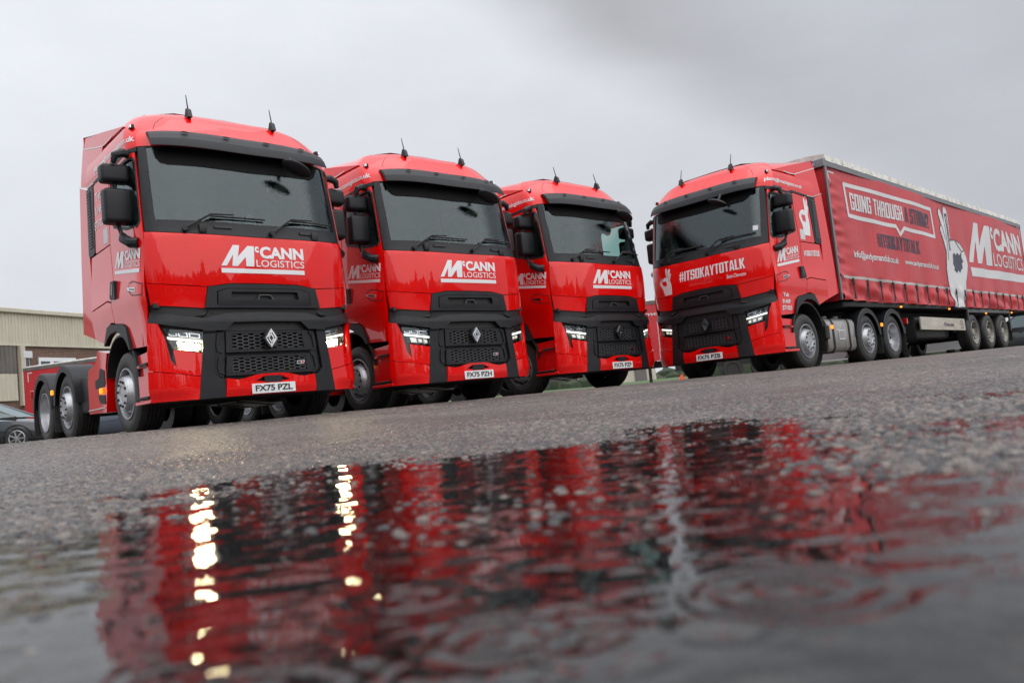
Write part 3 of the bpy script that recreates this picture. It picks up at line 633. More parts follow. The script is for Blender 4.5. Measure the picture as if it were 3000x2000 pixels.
    ringp([(-.503, .735), (.512, .735), (.535, .515), (-.525, .515)], [(-.435, .712), (.445, .712), (.462, .550), (-.455, .550)], 'lower_grille')
    def lattice(z0, z1, w0):
        L = []; hx, hy = .135, (z1 - z0) / 3
        for r in range(-1, 5):
            for c in range(-5, 6):
                cx = c * hx + (hx / 2 if r % 2 else 0); cy = z0 + hy * (r + .0) * 1.0 + hy / 2
                p = [(cx - hx * .17, cy + hy * .30), (cx + hx * .17, cy + hy * .30), (cx + hx * .36, cy), (cx + hx * .17, cy - hy * .30), (cx - hx * .17, cy - hy * .30), (cx - hx * .36, cy)]
                L.append(p + [p[0]]); 
                L.append([(cx + hx * .36, cy), (cx + hx * .64, cy)])
                L.append([(cx - hx * .17, cy + hy * .30), (cx - hx * .33, cy + hy * .70)]); L.append([(cx + hx * .17, cy + hy * .30), (cx + hx * .33, cy + hy * .70)])
        out = []
        for ln in L:
            for a, b in zip(ln[:-1], ln[1:]):
                # clip to the opening
                t0, t1 = 0., 1.; dx, dy = b[0] - a[0], b[1] - a[1]; ok = True
                for p, q in ((-dx, a[0] + w0), (dx, w0 - a[0]), (-dy, a[1] - z0), (dy, z1 - a[1])):
                    if abs(p) < 1e-9: ok = ok and q >= 0
                    elif p < 0: t0 = max(t0, q / p)
                    else: t1 = min(t1, q / p)
                if ok and t0 < t1 - .02: out.append([(a[0] + dx * t0, a[1] + dy * t0), (a[0] + dx * t1, a[1] + dy * t1)])
        return strokes(out, .0075)
    for (z0, z1, w0) in ((.806, .985, .43), (.550, .712, .45)):
        fl, tr = lattice(z0, z1, w0); tri_mesh('grille_lattice', fl, tr, SM, 'grey_frame', R, d=-.012, th=.018, ds=0, dz=0)
    for k in (-1, 1):
        m = (lambda p: p) if k < 0 else mir
        panel('air_guide', m([(-.602, 1.012), (-.503, 1.012), (-.520, .775), (-.545, .50), (-.592, .515), (-.650, .565)]), GB if 0 else BP, R, d=-.022, th=.03)
        for a, b in ((.985, .80), (.73, .565)):
            panel('air_guide_rib', m([(-.592, a), (-.56, a + .012), (-.525, a + .01), (-.53, a - .02), (-.555, a - .025), (-.58, b), (-.535, b - .015), (-.54, b - .03), (-.60, b - .015), (-.612, b + .05)]), BP, R, d=-.006, th=.015)
        # corner of the bumper
        out = [(-1.302, 1.150), (-1.186, 1.125), (-1.140, 1.0), (-1.085, .722), (-1.030, .645), (-1.036, .700), (-1.052, .832), (-.762, .778), (-.797, .532), (-1.0, .572), (-1.318, .632), (-1.32, .80)]
        cor = lambda s, z: .012 + .02 * np.clip((np.abs(s) - .8) / .5, 0, 1) * np.clip((z - .3) / .3, 0, 1)
        panel('bumper_corner', m(out), RP, R, d=cor, th=.04, ds=.06, dz=.06)
        chin = lambda s, z: .010 + .03 * np.clip((z - .30) / .10, 0, 1) * np.clip((np.abs(s) - .80) / .2, .1, 1)
        panel('bumper_chin', m([(-1.320, .624), (-1.0, .564), (-.798, .524), (-.828, .280), (-1.33, .288)]), RP, R, d=chin, th=.04, ds=.05, dz=.045, angle=20)
        panel('corner_blade', m([(-1.140, 1.02), (-1.085, .722), (-1.030, .645), (-1.036, .700), (-1.056, .86)]), GB, R, d=-.018, th=.02)
        headlight(R, k, False)
    # red bumper centre
    bc = [(-.548, .284), (.548, .284), (.533, .487), (.40, .466), (.33, .476), (.20, .508), (.12, .517), (-.12, .517), (-.20, .508), (-.33, .476), (-.40, .466), (-.533, .487)]
    cut = [(-.215, .440), (-.09, .493), (.09, .493), (.215, .440), (.14, .432), (-.14, .432)]
    panel('bumper_centre', bc, RP, R, holes=[cut[::-1]], d=lambda s, z: .03 - .9 * np.clip(.36 - z, 0, 1) * .3, th=.06, ds=.07, dz=.04, angle=25)
    panel('bumper_recess', rect(-.24, .42, .24, .50), 'dark_trim', R, d=-.02, th=0)
    grid_mesh('tow_cover', [rect(-.105, .418, .105, .492)], SM, BP, R, d=.035, th=.04, ds=0, dz=0)
    np_ = grid_mesh('number_plate', [rect(-.262, .296, .262, .407)], SM, 'plate_white', R, d=.042, th=.008, ds=.1, dz=0)
    rb_ = grid_mesh('grille_badge', [[(.326, .612), (.415, .614), (.430, .651), (.330, .650)]], SM, 'chrome', R, d=.004, th=.012, ds=0, dz=0)
    grid_mesh('badge_black', [rect(.334, .618, .378, .645)], SM, GB, rb_, d=.006, ds=0, dz=0)
    grid_mesh('badge_red', [[(.384, .618), (.411, .619), (.422, .645), (.392, .645)]], SM, 'red_lens', rb_, d=.006, ds=0, dz=0)
    badge(R)
    MB().box((0, .62, .30), (2.1, .9, .06), .02).box((0, .33, .7), (1.6, .30, .8), .03).obj('front_underrun', 'chassis', R)
    # sides
    dd = lambda s, z: .008 + .022 * np.exp(-((z - 1.52) / .20) ** 2) - .05 * np.clip(1.42 - z, 0, .5) * np.clip((np.abs(s) - 1.3) * 6, 0, 1)
    for k in (-1, 1):
        m = (lambda p: p) if k > 0 else mir
        door = [(1.302, .905), (1.82, .935), (1.925, 1.185), (2.03, 1.243), (2.355, 1.290), (2.37, 1.545), (2.295, 1.757), (2.345, 2.236), (2.222, 2.98), (2.205, 3.075), (1.245, 3.095), (1.262, 2.6), (1.282, 2.15), (1.305, 1.6), (1.30, 1.36), (1.315, 1.15)]
        do = panel('door', m(door), RP, R, holes=[m(win)[::-1]], d=dd, ds=.07, dz=.07)
        panel('side_window', m([(1.255, 2.99), (1.292, 2.29), (1.34, 2.228), (1.67, 2.262), (2.17, 2.39), (2.2, 2.45), (2.2, 2.95), (2.13, 3.045), (1.29, 3.045)]), 'side_glass', do, d=-.014, th=0)
        panel('window_seal', m([(1.25, 3.0), (1.288, 2.285), (1.34, 2.222), (1.67, 2.256), (2.17, 2.385), (2.205, 2.45), (2.205, 2.95), (2.13, 3.05), (1.285, 3.05)]), 'dark_trim', do, holes=[m([(1.268, 2.975), (1.305, 2.31), (1.35, 2.252), (1.66, 2.285), (2.14, 2.41), (2.17, 2.46), (2.178, 2.925), (2.11, 3.02), (1.305, 3.02)])[::-1]], d=.010, th=.006)
        panel('door_handle', m([(2.165, 1.765), (2.285, 1.770), (2.345, 1.605), (2.33, 1.57), (2.15, 1.555)]), BP, do, d=.055, th=.05, ds=.05, dz=.05)
        panel('handle_slot', m([(2.215, 1.74), (2.245, 1.74), (2.275, 1.62), (2.235, 1.60)]), GB, do, d=.058, th=.004)
        rec = [(1.325, 1.585), (1.56, 1.655), (1.68, 1.650), (1.745, 1.585), (1.60, 1.50), (1.34, 1.468)]
        fl, tr = strokes([m(rec + [rec[0]])], .010); tri_mesh('recess_edge', fl, tr, SM, 'dark_trim', do, d=.032, ds=.1, dz=.1)
        bd = grid_mesh('side_badge', [m([(1.485, 1.525), (1.70, 1.568), (1.74, 1.610), (1.485, 1.572)])], SM, 'chrome', do, d=.040, th=.006, ds=0, dz=0)
        grid_mesh('badge_black', [m([(1.50, 1.536), (1.66, 1.568), (1.665, 1.592), (1.50, 1.563)])], SM, GB, bd, d=.042, ds=0, dz=0)
        panel('roof_trim', m([(1.215, 3.105), (1.285, 3.10), (2.09, 3.075), (2.30, 3.115), (2.86, 3.090), (2.86, 3.125), (2.29, 3.152), (2.085, 3.115), (1.285, 3.15), (1.215, 3.16)]), BP, R, d=.012, th=.03)
        panel('roof_side', m([(1.21, 3.165), (1.285, 3.155), (2.085, 3.120), (2.29, 3.158), (2.86, 3.130), (3.21, 3.14), (3.21, 3.19), (1.21, 3.19)]), RP, R, d=.0, th=.02)
        lk = panel('side_locker', m([(2.235, 3.085), (2.355, 2.24), (2.92, 2.24), (2.935, 2.28), (2.85, 3.075), (2.31, 3.105)]), RP, R, d=.010)
        panel('data_label', m(rect(2.40, 2.275, 2.575, 2.46)), 'grey_white', lk, d=.013)
        lp = panel('rear_side_panel', m([(2.362, 2.225), (2.93, 2.222), (3.12, 2.222), (3.215, 1.84), (3.215, 1.56), (2.54, 1.59), (2.385, 1.555), (2.312, 1.757)]), RP, R, d=dd)
        panel('lower_side_panel', m([(2.382, 1.535), (2.534, 1.572), (3.215, 1.542), (3.215, 1.213), (2.80, 1.090), (2.66, 1.29), (2.49, 1.32), (2.37, 1.302)]), RP, R, d=dd)
        it = panel('air_intake', m([(2.87, 3.085), (3.155, 3.095), (3.215, 2.28), (3.19, 2.24), (2.99, 2.24), (2.945, 2.28)]), BP, R, d=.016, th=.04)
        for i in range(20):
            z = 2.34 + i * .036; fl_ = rect(3.0, z, 3.15 - (z - 2.3) * .03, z + .020)
            panel('intake_slat', m(fl_), 'grey_frame', it, d=.026, th=.012, ds=0, dz=0)
        panel('wheel_arch', m([(1.83, .925), (1.935, 1.182), (2.038, 1.236), (2.49, 1.298), (2.64, 1.282), (2.795, 1.085), (2.775, 1.07), (2.64, 1.15), (2.5, 1.19), (2.3, 1.195), (2.114, 1.125), (1.96, 1.03), (1.86, .92)]), BP, R, d=.022, th=.06)
        g = MB(); g.lathe([(.60, k * .86), (.60, k * 1.23), (.575, k * 1.235), (.575, k * .86)], 24, (0, 1.36, .55), arc=(.25, PI - .1)); g.obj('front_mudguard', 'dark_trim', R)
        # entrance steps
        st = MB().add([(k * 1.20, .37, .30), (k * 1.20, .86, .30), (k * 1.20, .86, .84), (k * 1.20, .37, .86), (k * 1.235, .34, .29), (k * 1.235, .86, .29)], [(0, 1, 2, 3) if k > 0 else (3, 2, 1, 0)])
        st.box((k * 1.12, .61, .71), (.24, .32, .04), .01); so_ = st.obj('entrance_step', RP, R)
        MB().box((k * 1.15, .64, .355), (.19, .40, .03), .005).obj('step_tread', 'dark_trim', so_); MB().box((k * 1.14, .55, .718), (.22, .26, .03), .005).obj('step_tread', 'dark_trim', so_)
        MB().box((k * 1.16, .61, .305), (.18, .52, .04), .008).obj('step_edge', RP, so_)
        mirror_arm(R, k)
        a = MB(); p = np.array([k * .526, .60, 3.655])
        a.ext([(-.075, -.03), (.06, -.03), (.03, .06), (.0, .085), (-.02, .085)], .05, lambda u, v, w, p=p: (p[0] + .025 + w, p[1] - u, p[2] + v))
        ao = a.obj('aerial', 'dark_trim', R); MB().tube([(p[0], p[1], p[2] + .06), (p[0] + .005, p[1] + .055, p[2] + .27)], [.010, .005], 6).obj('aerial_rod', 'dark_trim', ao)
        lx = SM(k * 1.24, 3.44, .012); lo_ = MB().box(tuple(lx), (.05, .075, .055), .012, 2).obj('marker_lamp', 'dark_trim', R)
        MB().box((lx[0] + k * .022, lx[1] - .018, lx[2] - .002), (.02, .05, .04), .004).obj('marker_lens', 'lamp_cell', lo_)
    # rear part: frame, wheels, guards, tank
    ch = MB()
    for k in (-1, 1): ch.box((k * .43, 3.3, .80), (.10, 5.6, .26), .01)
    for y in (.7, 1.6, 2.6, 3.3, 4.6, 5.9): ch.box((0, y, .80), (.9, .12, .2), .01)
    ch.box((0, 1.5, .95), (.8, 1.5, .7), .08, 2).box((0, 2.5, .62), (.5, .7, .5), .05).box((0, .95, .45), (1.5, .3, .3), .05)
    ch.box((0, 1.30, .46), (1.8, .14, .16), .03).box((0, 3.95, .46), (1.7, .16, .18), .03).box((0, 5.26, .47), (1.7, .22, .26), .06, 2).tube([(0, 2.5, .6), (0, 5.2, .5)], .07)
    ch.box((0, 2.55, .58), (1.75, 1.5, .52), .05).box((0, 4.6, .62), (1.5, .5, .45), .05).box((0, 1.25, .50), (1.5, .9, .30), .05).box((0, 2.42, 1.25), (1.0, .25, .9), .05, 2)  # extra dark boxes, put in to deepen the shade below the frame
    ch.obj('chassis_frame', 'chassis', R)
    fw = MB().ext([(-.45, 4.1), (.45, 4.1), (.5, 4.6), (.2, 5.0), (.06, 4.7), (-.06, 4.7), (-.2, 5.0), (-.5, 4.6)], .08, lambda u, v, w: (u, v, 1.12 + w)); fw.box((0, 4.5, .98), (.7, .5, .14), .02); fw.obj('fifth_wheel', 'dark_trim', R)
    MB().box((0, 6.12, .62), (2.3, .08, .14), .01).obj('rear_underrun', 'dark_trim', R)
    for k in (-1, 1):
        MB().box((k * 1.02, 6.16, .80), (.38, .06, .13), .01).obj('tail_lamp', 'red_lens', R)
        for (y, z, r, kd) in ((1.30, .455, .49, 'front'), (3.95, .462, .485, 'front'), (5.26, .462, .485, 'drive')): wheel(R, k * 1.205, y, z, r, kd, k)
        MB().lathe([(0.29, k * .56), (.47, k * .56), (.48, k * .60), (.48, k * .80), (.47, k * .84), (.29, k * .84)], 32, (0, 5.26, .462)).obj('inner_tyre', 'rubber', R)
        for y in (3.95, 5.26):
            a0, a1 = (.12, PI - .05); g = MB(); g.lathe([(.57, k * .88), (.60, k * .90), (.60, k * 1.235), (.585, k * 1.25), (.50, k * 1.25), (.50, k * 1.24), (.575, k * 1.235), (.575, k * .88)], 28, (0, y, .46), arc=(a0, a1)); mg = g.obj('mudguard', BP, R, angle=30)
            MB().box((k * 1.06, y + .585, .34), (.36, .012, .40)).obj('mud_flap', 'rubber', mg)
        MB().box((k * 1.245, 4.605, .72), (.03, .07, .07), .008).obj('side_marker', 'amber', R)
    # right-hand side (viewer's right): fuel tank
    tk = MB().ext([(.58, .30), (1.10, .23), (1.17, .25), (1.205, .32), (1.205, .76), (1.17, .835), (1.10, .86), (.58, .86)], 1.22, lambda u, v, w: (u, 2.12 - w, v)); tko = tk.obj('fuel_tank', 'tank_metal', R, angle=50)
    for y in (2.35, 3.05): MB().ext([(.575, .295), (1.105, .218), (1.178, .24), (1.218, .315), (1.218, .765), (1.178, .845), (1.10, .873), (.575, .873)], .05, lambda u, v, w, y=y: (u, y - w, v)).obj('tank_strap', 'dark_trim', tko)
    MB().box((1.21, 2.72, .55), (.02, .26, .20), .006).obj('tank_step', 'chrome', tko)
    MB().box((1.216, 2.72, .55), (.02, .20, .14), .004).obj('step_opening', 'tank_metal', tko)
    for y in (2.45, 2.95): MB().lathe([(.0, .03), (.07, .03), (.075, .0), (.075, -.03)], 20, (1.0, y, .885), 'z').obj('filler_cap', 'grey_frame', tko)
    MB().box((1.19, 2.10, .60), (.10, .14, .26), .02).obj('side_step_bracket', 'dark_trim', R); MB().box((1.245, 2.26, .69), (.03, .07, .07), .008).obj('side_marker', 'amber', R)
    MB().add([(1.20, 1.88, .95), (1.20, 2.05, .25), (1.16, 2.05, .25), (1.16, 1.88, .95), (.9, 1.88, .95), (.9, 2.05, .25)], [(0, 1, 2, 3), (3, 2, 5, 4)]).obj('wheel_flap', 'rubber', R)
    # left-hand side (viewer's left): painted fairing with a black step recess
    fp = [(1.90, 1.00), (2.27, 1.065), (2.40, .915), (2.73, .86), (2.78, .72), (2.785, .30), (2.05, .285), (1.98, .55), (1.98, .84)]
    fm = lambda u, v, w: (-(1.225 + w), u, v)
    fr = MB(); fr.ext([(a, b) for a, b in fp], .22, fm); fro = fr.obj('side_fairing', RP, R, angle=25)
    MB().ext([(2.03, .80), (2.20, .84), (2.27, .72), (2.43, .70), (2.43, .60), (2.08, .60), (2.02, .64)], .02, lambda u, v, w: (-(1.232 + w), u, v)).ext([(2.05, .50), (2.34, .51), (2.28, .42), (2.18, .40), (2.05, .385)], .02, lambda u, v, w: (-(1.232 + w), u, v)).obj('step_recess', 'dark_trim', fro)
    MB().box((-1.245, 2.15, .555), (.03, .07, .07), .008).obj('side_marker', 'amber', fro)
    MB().box((-1.235, 2.42, .345), (.012, .70, .012)).obj('fairing_pale_strip', 'grey_white', fro)  # pale thin strip along the foot of the fairing
    MB().box((-.9, 2.9, .58), (.5, 1.3, .5), .05, 2).obj('battery_box', 'dark_trim', R)
    MB().tube([(-.25, 2.6, 1.1), (-.3, 3.0, 1.15), (-.2, 3.6, 1.12), (-.4, 4.2, 1.14)], .02, 6).obj('air_line', 'dark_trim', R)
    return R

def copy_tree(o, parent=None):
    c = o.copy(); COL.objects.link(c)
    if parent is not None: c.parent = parent
    for ch in list(o.children): copy_tree(ch, c)
    return c
def place(o, x, y, a, z=0.0): o.location = (x, y, z); o.rotation_euler = (0, 0, a)
POSE = [(-2.747, 9.182, .74009), (-.498, 11.445, .72836), (1.852, 13.728, .74902), (3.404, 14.101, -.7927)]
LAB = ['leftmost red lorry tractor unit with plate FX75 PZL and both headlights lit', 'second red lorry tractor unit from the left with plate FX75 PZH',
       'third red lorry tractor unit from the left with plate FX75 PZF', 'red lorry with plate FX75 PZB and white hand sign, pulling the curtain trailer']
proto = build_lorry(); LOR = [proto] + [copy_tree(proto) for _ in range(3)]
for o, p, l in zip(LOR, POSE, LAB):
    place(o, *p); tag(o, l, 'lorry', 'red lorries lined up on the wet yard')
# lit lamps on the first lorry
for h in [c for c in LOR[0].children if c.name.startswith('headlight')]:
    for b in [q for q in h.children if q.name.startswith('bulb')]: bpy.data.objects.remove(b)
for k in (-1, 1):
    m = (lambda p: p) if k < 0 else mir
    hh = [c for c in LOR[0].children if c.name.startswith('headlight')][0 if k < 0 else 1]
    panel('dipped_beam_lamp', m([(-.985, .838), (-.80, .815), (-.797, .872), (-.99, .898)]), 'headlamp_lit', hh, d=-.03, th=.02)

# ------------------------------------------------------------------ lettering on the lorries
def plate_text(L, txt):
    p = [c for c in L.children if c.name.startswith('number_plate')][0]
    decal('plate_characters', textmesh(txt, .024, 0, .95), [(-.225, .318), (.225, .318), (.225, .388), (-.225, .388)], 'print_black', p, d=.0455)
for L, tx in zip(LOR, ('FX75 PZL', 'FX75 PZH', 'FX75 PZF', 'FX75 PZB')): plate_text(L, tx)
dF = lambda s, z: .024 - .16 * (z - 1.86) ** 2
dS = lambda s, z: .012 + .022 * np.exp(-((z - 1.52) / .20) ** 2)
for L in LOR[:3]: decal('front_logo', LOGO, [(-.495, 1.672), (.520, 1.676), (.520, 1.993), (-.495, 1.993)], 'white', L, d=dF, dz=.08)
mail = textmesh('planning@mccannlogistics.co.uk', .03, 0, 1.0)
for L in LOR:
    for k in (-1, 1):
        if k < 0: ql = [(-2.215, 1.850), (-1.372, 1.722), (-1.338, 1.985), (-2.215, 2.105)]; qe = [(-2.83, 3.215), (-1.225, 3.215), (-1.225, 3.315), (-2.83, 3.305)]
        else: ql = [(1.385, 1.732), (2.225, 1.858), (2.225, 2.150), (1.40, 2.02)]; qe = [(1.20, 3.235), (2.72, 3.215), (2.72, 3.30), (1.20, 3.33)]
        decal('door_logo', LOGO, ql, 'white', L, d=dS, dz=.08); decal('email_lettering', mail, qe, 'white', L, d=.004, ds=.05)
def tel(L, cs, z, sgn, h, w):
    for i, (t, ww) in enumerate((('Tel:', .50), ('01469', .80), ('571021', .98))):
        c = cs + sgn * .0 * i; zz = z - i * h * 1.75
        decal('phone_lettering', textmesh(t, .012), [(c - w * ww / 2, zz), (c + w * ww / 2, zz), (c + w * ww / 2, zz + h), (c - w * ww / 2, zz + h)], 'white', L, d=.016)
for L in LOR[:3]:
    for i, (t, a, b, z) in enumerate((('Tel:', -2.80, -2.58, 2.86), ('01469', -2.84, -2.50, 2.69), ('571021', -2.90, -2.50, 2.52))):
        decal('phone_lettering', textmesh(t, .012), [(a, z), (b, z), (b, z + .10), (a, z + .10)], 'white', L, d=.014)
    for i, (t, a, b, z) in enumerate((('Tel:', 2.58, 2.80, 2.86), ('01469', 2.50, 2.84, 2.69), ('571021', 2.50, 2.90, 2.52))):
        decal('phone_lettering', textmesh(t, .012), [(a, z), (b, z), (b, z + .10), (a, z + .10)], 'white', L, d=.014)
L4 = LOR[3]
for t, q in (('Tel:', [(1.46, 1.222), (1.66, 1.222), (1.66, 1.29), (1.46, 1.29)]), ('01469', [(1.415, 1.105), (1.69, 1.105), (1.69, 1.18), (1.415, 1.18)]), ('571021', [(1.40, .995), (1.735, .995), (1.735, 1.07), (1.40, 1.07)])):
    decal('phone_lettering', textmesh(t, .028), q, 'white', L4, d=lambda s, z: .014 - .05 * np.clip(1.42 - z, 0, .5) + .01)
hsh = block('#ITSOKAYTOTALK')
decal('hashtag_lettering', hsh, [(-.455, 1.752), (.842, 1.772), (.842, 1.948), (-.430, 1.925)], 'white', L4, d=dF, dz=.08)
decal('name_lettering', textmesh('Sean Dawson', .0, .35, .85), [(.49, 1.648), (.842, 1.648), (.842, 1.712), (.49, 1.712)], 'white', L4, d=dF)
HT = hand_tris()
decal('hand_sign', HT, [(-.62, 1.565), (-.93, 1.565), (-.93, 2.055), (-.62, 2.055)], 'white', L4, d=dF, dz=.08)
fl, tr = strokes([[(p[0], p[1]) for p in f] for f in FING], .02)
decal('hand_lines', (np.array(fl), tr), [(-.62, 1.565), (-.93, 1.565), (-.93, 2.055), (-.62, 2.055)], 'print_black', L4, d=lambda s, z: dF(s, z) + .003)
decal('side_hashtag', hsh, [(2.425, 1.975), (3.06, 1.995), (3.065, 2.11), (2.43, 2.065)], 'white', L4, d=.016)
decal('side_hand_sign', HT, [(2.84, 2.36), (2.43, 2.36), (2.45, 3.06), (2.84, 3.06)], 'white', L4, d=.014)
panel('windscreen_permit', [(1.0, 2.40), (1.085, 2.40), (1.09, 2.48), (.998, 2.485)], 'grey_white', L4, d=-.008)

# ------------------------------------------------------------------ curtain-sided trailer behind the fourth lorry
TR = empty('trailer'); place(TR, *POSE[3]); tag(TR, 'long red curtain-sided trailer with white hand and speech bubble, coupled behind the right-hand lorry', 'trailer')
TI = empty('t')     # small fore-aft tilt folded into the coordinates
bpy.data.objects.remove(TI)
tz = lambda y: -.0088 * (y - 2.83)
def T3(x, y, z): return (x, y, z + tz(y))
YF, YR = 2.83, 16.50
def side(k):
    return lambda u, v, d: np.stack([k * (1.275 + d + 0 * u), u, v + tz(u)], -1)
def wrink(u, v, ):
    e = np.exp(-np.clip(u - YF, 0, 9) / .30)
    w = .030 * e * np.sin(v * 21 + 3 * np.sin(v * 2.3) - (u - YF) * 3) + .018 * e * np.sin(v * 34 + 1.3 + (u - YF) * 5)
    lowz = np.clip((1.72 - v) / .25, 0, 1); ph = (u - 3.406) / .678
    s = -.045 * lowz * np.abs(np.cos(PI * ph)) ** 3 + .05 * lowz * np.abs(np.sin(PI * ph)) * (.6 + .4 * np.sin(v * 18 + u * 1.7)) + .02 * lowz * np.sin(u * 3.1 + v * 9)
    b = .022 * np.sin(u * .9 + v * .5) * np.clip(v - 1.7, 0, 1) + .010 * np.sin(u * 4.6 + v * 1.5) * np.clip(3.9 - v, 0, 1) + .008 * np.sin(u * 2.1 - v * 4.0 + np.sin(u))
    return w + s + b
bot = [(YF, 1.195)] + [(3.406 + .678 * (i + .5), 1.205 + .015 * math.sin(i * 2.1) - .02 * (i % 3 == 1)) for i in range(19)] + [(YR, 1.20)]
cur = grid_mesh('curtain', [[(YF, 3.82)] + bot + [(YR, 3.82)]], side(1), 'curtain_red', TR, d=wrink, ds=.06, dz=.045, angle=80)
grid_mesh('curtain', [[(YF, 3.82), (YF, 1.2), (YR, 1.2), (YR, 3.82)]], side(-1), 'curtain_red', TR, d=wrink, ds=.25, dz=.2, angle=80)
dw = lambda o: (lambda u, v: wrink(u, v) + o)
def tdec(name, PT, q, m, o=.006, ds=.08): return decal(name, PT, q, m, TR, fn=side(1), d=dw(o), ds=ds, dz=.09)
Z0 = lambda y, z: (y, z - tz(y))
qr = lambda a, z0, b, z1, c=None, e=None: [Z0(a, z0), Z0(b, z0 if c is None else c), Z0(b, z1 if e is None else e), Z0(a, z1)]
fl, tr = strokes([[Z0(3.61, 2.90), Z0(3.61, 3.535), Z0(8.45, 3.49), Z0(8.45, 2.82), Z0(6.44, 2.86), Z0(6.16, 2.70), Z0(5.98, 2.87), Z0(3.61, 2.90)]], .085); 
tri_mesh('bubble_outline', fl, tr, side(1), 'grey_white', TR, d=dw(.006), ds=.1, dz=.1)
tdec('slogan_lettering', block('GOING THROUGH'), qr(3.80, 3.036, 6.47, 3.39, 3.015, 3.355), 'grey_white')
tdec('slogan_lettering', block('A STORM?'), qr(6.62, 3.019, 8.22, 3.365, 2.99, 3.35), 'print_slate')
tdec('hashtag_lettering', block('#ITSOKAYTOTALK'), qr(4.92, 2.352, 7.31, 2.645, 2.327, 2.63), 'print_slate')
tdec('contact_lettering', textmesh('info@andysmanclub.co.uk', .022, 0, .93), qr(3.63, 2.02, 5.97, 2.215, 2.0, 2.19), 'grey_white')
tdec('contact_lettering', textmesh('www.andysmanclub.co.uk', .022, 0, .93), qr(6.28, 2.01, 8.50, 2.165, 1.985, 2.145), 'grey_white')
tdec('logo_lettering', LOGO, qr(10.97, 1.965, 16.15, 3.46, 1.94, 3.42), 'grey_white', ds=.15)
hq = [Z0(8.9, 1.13), Z0(10.75, 1.13), Z0(10.75, 3.66), Z0(8.9, 3.66)]
fl, tr = strokes([[tuple(p) for p in quadmap(np.array(HAND + [HAND[0]]), hq)]], .05); tri_mesh('hand_outline', fl, tr, side(1), 'print_slate', TR, d=dw(.005), ds=.1, dz=.1)
tdec('hand_sign', (np.array(HAND), tessellate_polygon([[Vector((a, b, 0)) for a, b in HAND]])), hq, 'grey_white', .009)
tdec('hand_hole', (np.array(HOLE), tessellate_polygon([[Vector((a, b, 0)) for a, b in HOLE]])), hq, 'print_slate', .013)
fl, tr = strokes([[tuple(p) for p in quadmap(np.array(f), hq)] for f in FING], .03); tri_mesh('hand_lines', fl, tr, side(1), 'print_slate', TR, d=dw(.013), ds=.1, dz=.1)
tdec('finger_lettering', textmesh('#ANDYSMANCLUB', .03), [Z0(9.56, 2.55), Z0(9.66, 3.5), Z0(9.50, 3.5), Z0(9.40, 2.55)], 'print_slate', .014)
fl, tr = strokes([[(2.95, 1.655), (16.45, 1.62)]], .055); tri_mesh('reflective_tape', fl, tr, side(1), 'reflective_tape', TR, d=dw(.004), ds=.08, dz=.05)
for pts in ([(3.22, 3.715), (2.95, 3.725), (2.95, 3.47)], [(16.1, 3.79), (16.38, 3.79), (16.38, 3.5)]):
    fl, tr = strokes([pts], .035); tri_mesh('corner_mark', fl, tr, side(1), 'grey_white', TR, d=dw(.006), ds=.1, dz=.1)
tdec('small_print', textmesh('5:1', .03), qr(16.05, 1.62, 16.40, 1.76), 'grey_white')
# straps with buckles
sm_ = MB().box((0, 0, -.17), (.012, .05, .38), .002).box((0, 0, -.02), (.03, .06, .13), .008); sme = sm_.mesh('strap'); sme.materials.append(MAT['strap'])
tl_ = MB().add([(0, -.02, 0), (0, .02, 0), (.02, .10, -.20), (.02, .06, -.21)], [(0, 1, 2, 3), (3, 2, 1, 0)]).mesh('strap_tail'); tl_.materials.append(MAT['strap'])
for i in range(20):
    y = 3.406 + i * .6755; d0 = float(wrink(np.array(y), np.array(1.4)))
    o = link('strap', sme, None, TR); o.location = (1.275 + max(d0, -.02) + .03, y, 1.595 + tz(y)); o.rotation_euler = (0.03 * math.sin(i * 3.3), 0, 0)
    if i % 3 != 1:
        t = link('strap_tail', tl_, None, o); t.location = (0.004, 0, -.20); t.rotation_euler = (random.uniform(-.8, .5), 0, 0)
# top rail, roof, bulkhead
MB().add([T3(1.285, YF, 3.80), T3(1.285, YR, 3.80), T3(1.285, YR, 3.905), T3(1.285, YF, 3.905), T3(1.22, YF, 3.925), T3(1.22, YR, 3.925), T3(1.22, YF, 3.80), T3(1.22, YR, 3.80)], [(0, 1, 2, 3), (3, 2, 5, 4), (0, 6, 7, 1)]).add([T3(-1.285, YF, 3.80), T3(-1.285, YR, 3.80), T3(-1.285, YR, 3.925), T3(-1.285, YF, 3.925)], [(3, 2, 1, 0)]).obj('top_rail', 'rail_grey', TR)
rs = MB(); ny = 56; xs_ = [-1.29, -1.27, -.9, 0, .9, 1.27, 1.29]; zr = [3.90, 4.03, 4.075, 4.09, 4.075, 4.03, 3.90]
rs.add([T3(x, YF + (YR - YF) * i / ny, z - (.004 if (i % 2) else 0)) for i in range(ny + 1) for x, z in zip(xs_, zr)] + [T3(x, YF, 3.92) for x in (-1.2, 1.2)], [(i * 7 + j, i * 7 + j + 1, (i + 1) * 7 + j + 1, (i + 1) * 7 + j) for i in range(ny) for j in range(6)] + [(0, 1, 2, 3, 4, 5, 6)[::-1]])
rs.obj('roof_cover', 'roof_canvas', TR, angle=50)
hb = MB()
for i in range(28): hb.box(T3(1.285, YF + .3 + i * .485, 3.93), (.016, .02, .016), .003)
hb.obj('roof_clips', 'dark_trim', TR)
bh = MB().add([T3(-1.27, YF, 1.2), T3(1.27, YF, 1.2), T3(1.27, YF, 3.80), T3(-1.27, YF, 3.80)], [(0, 1, 2, 3)]).obj('front_bulkhead', 'curtain_red', TR)
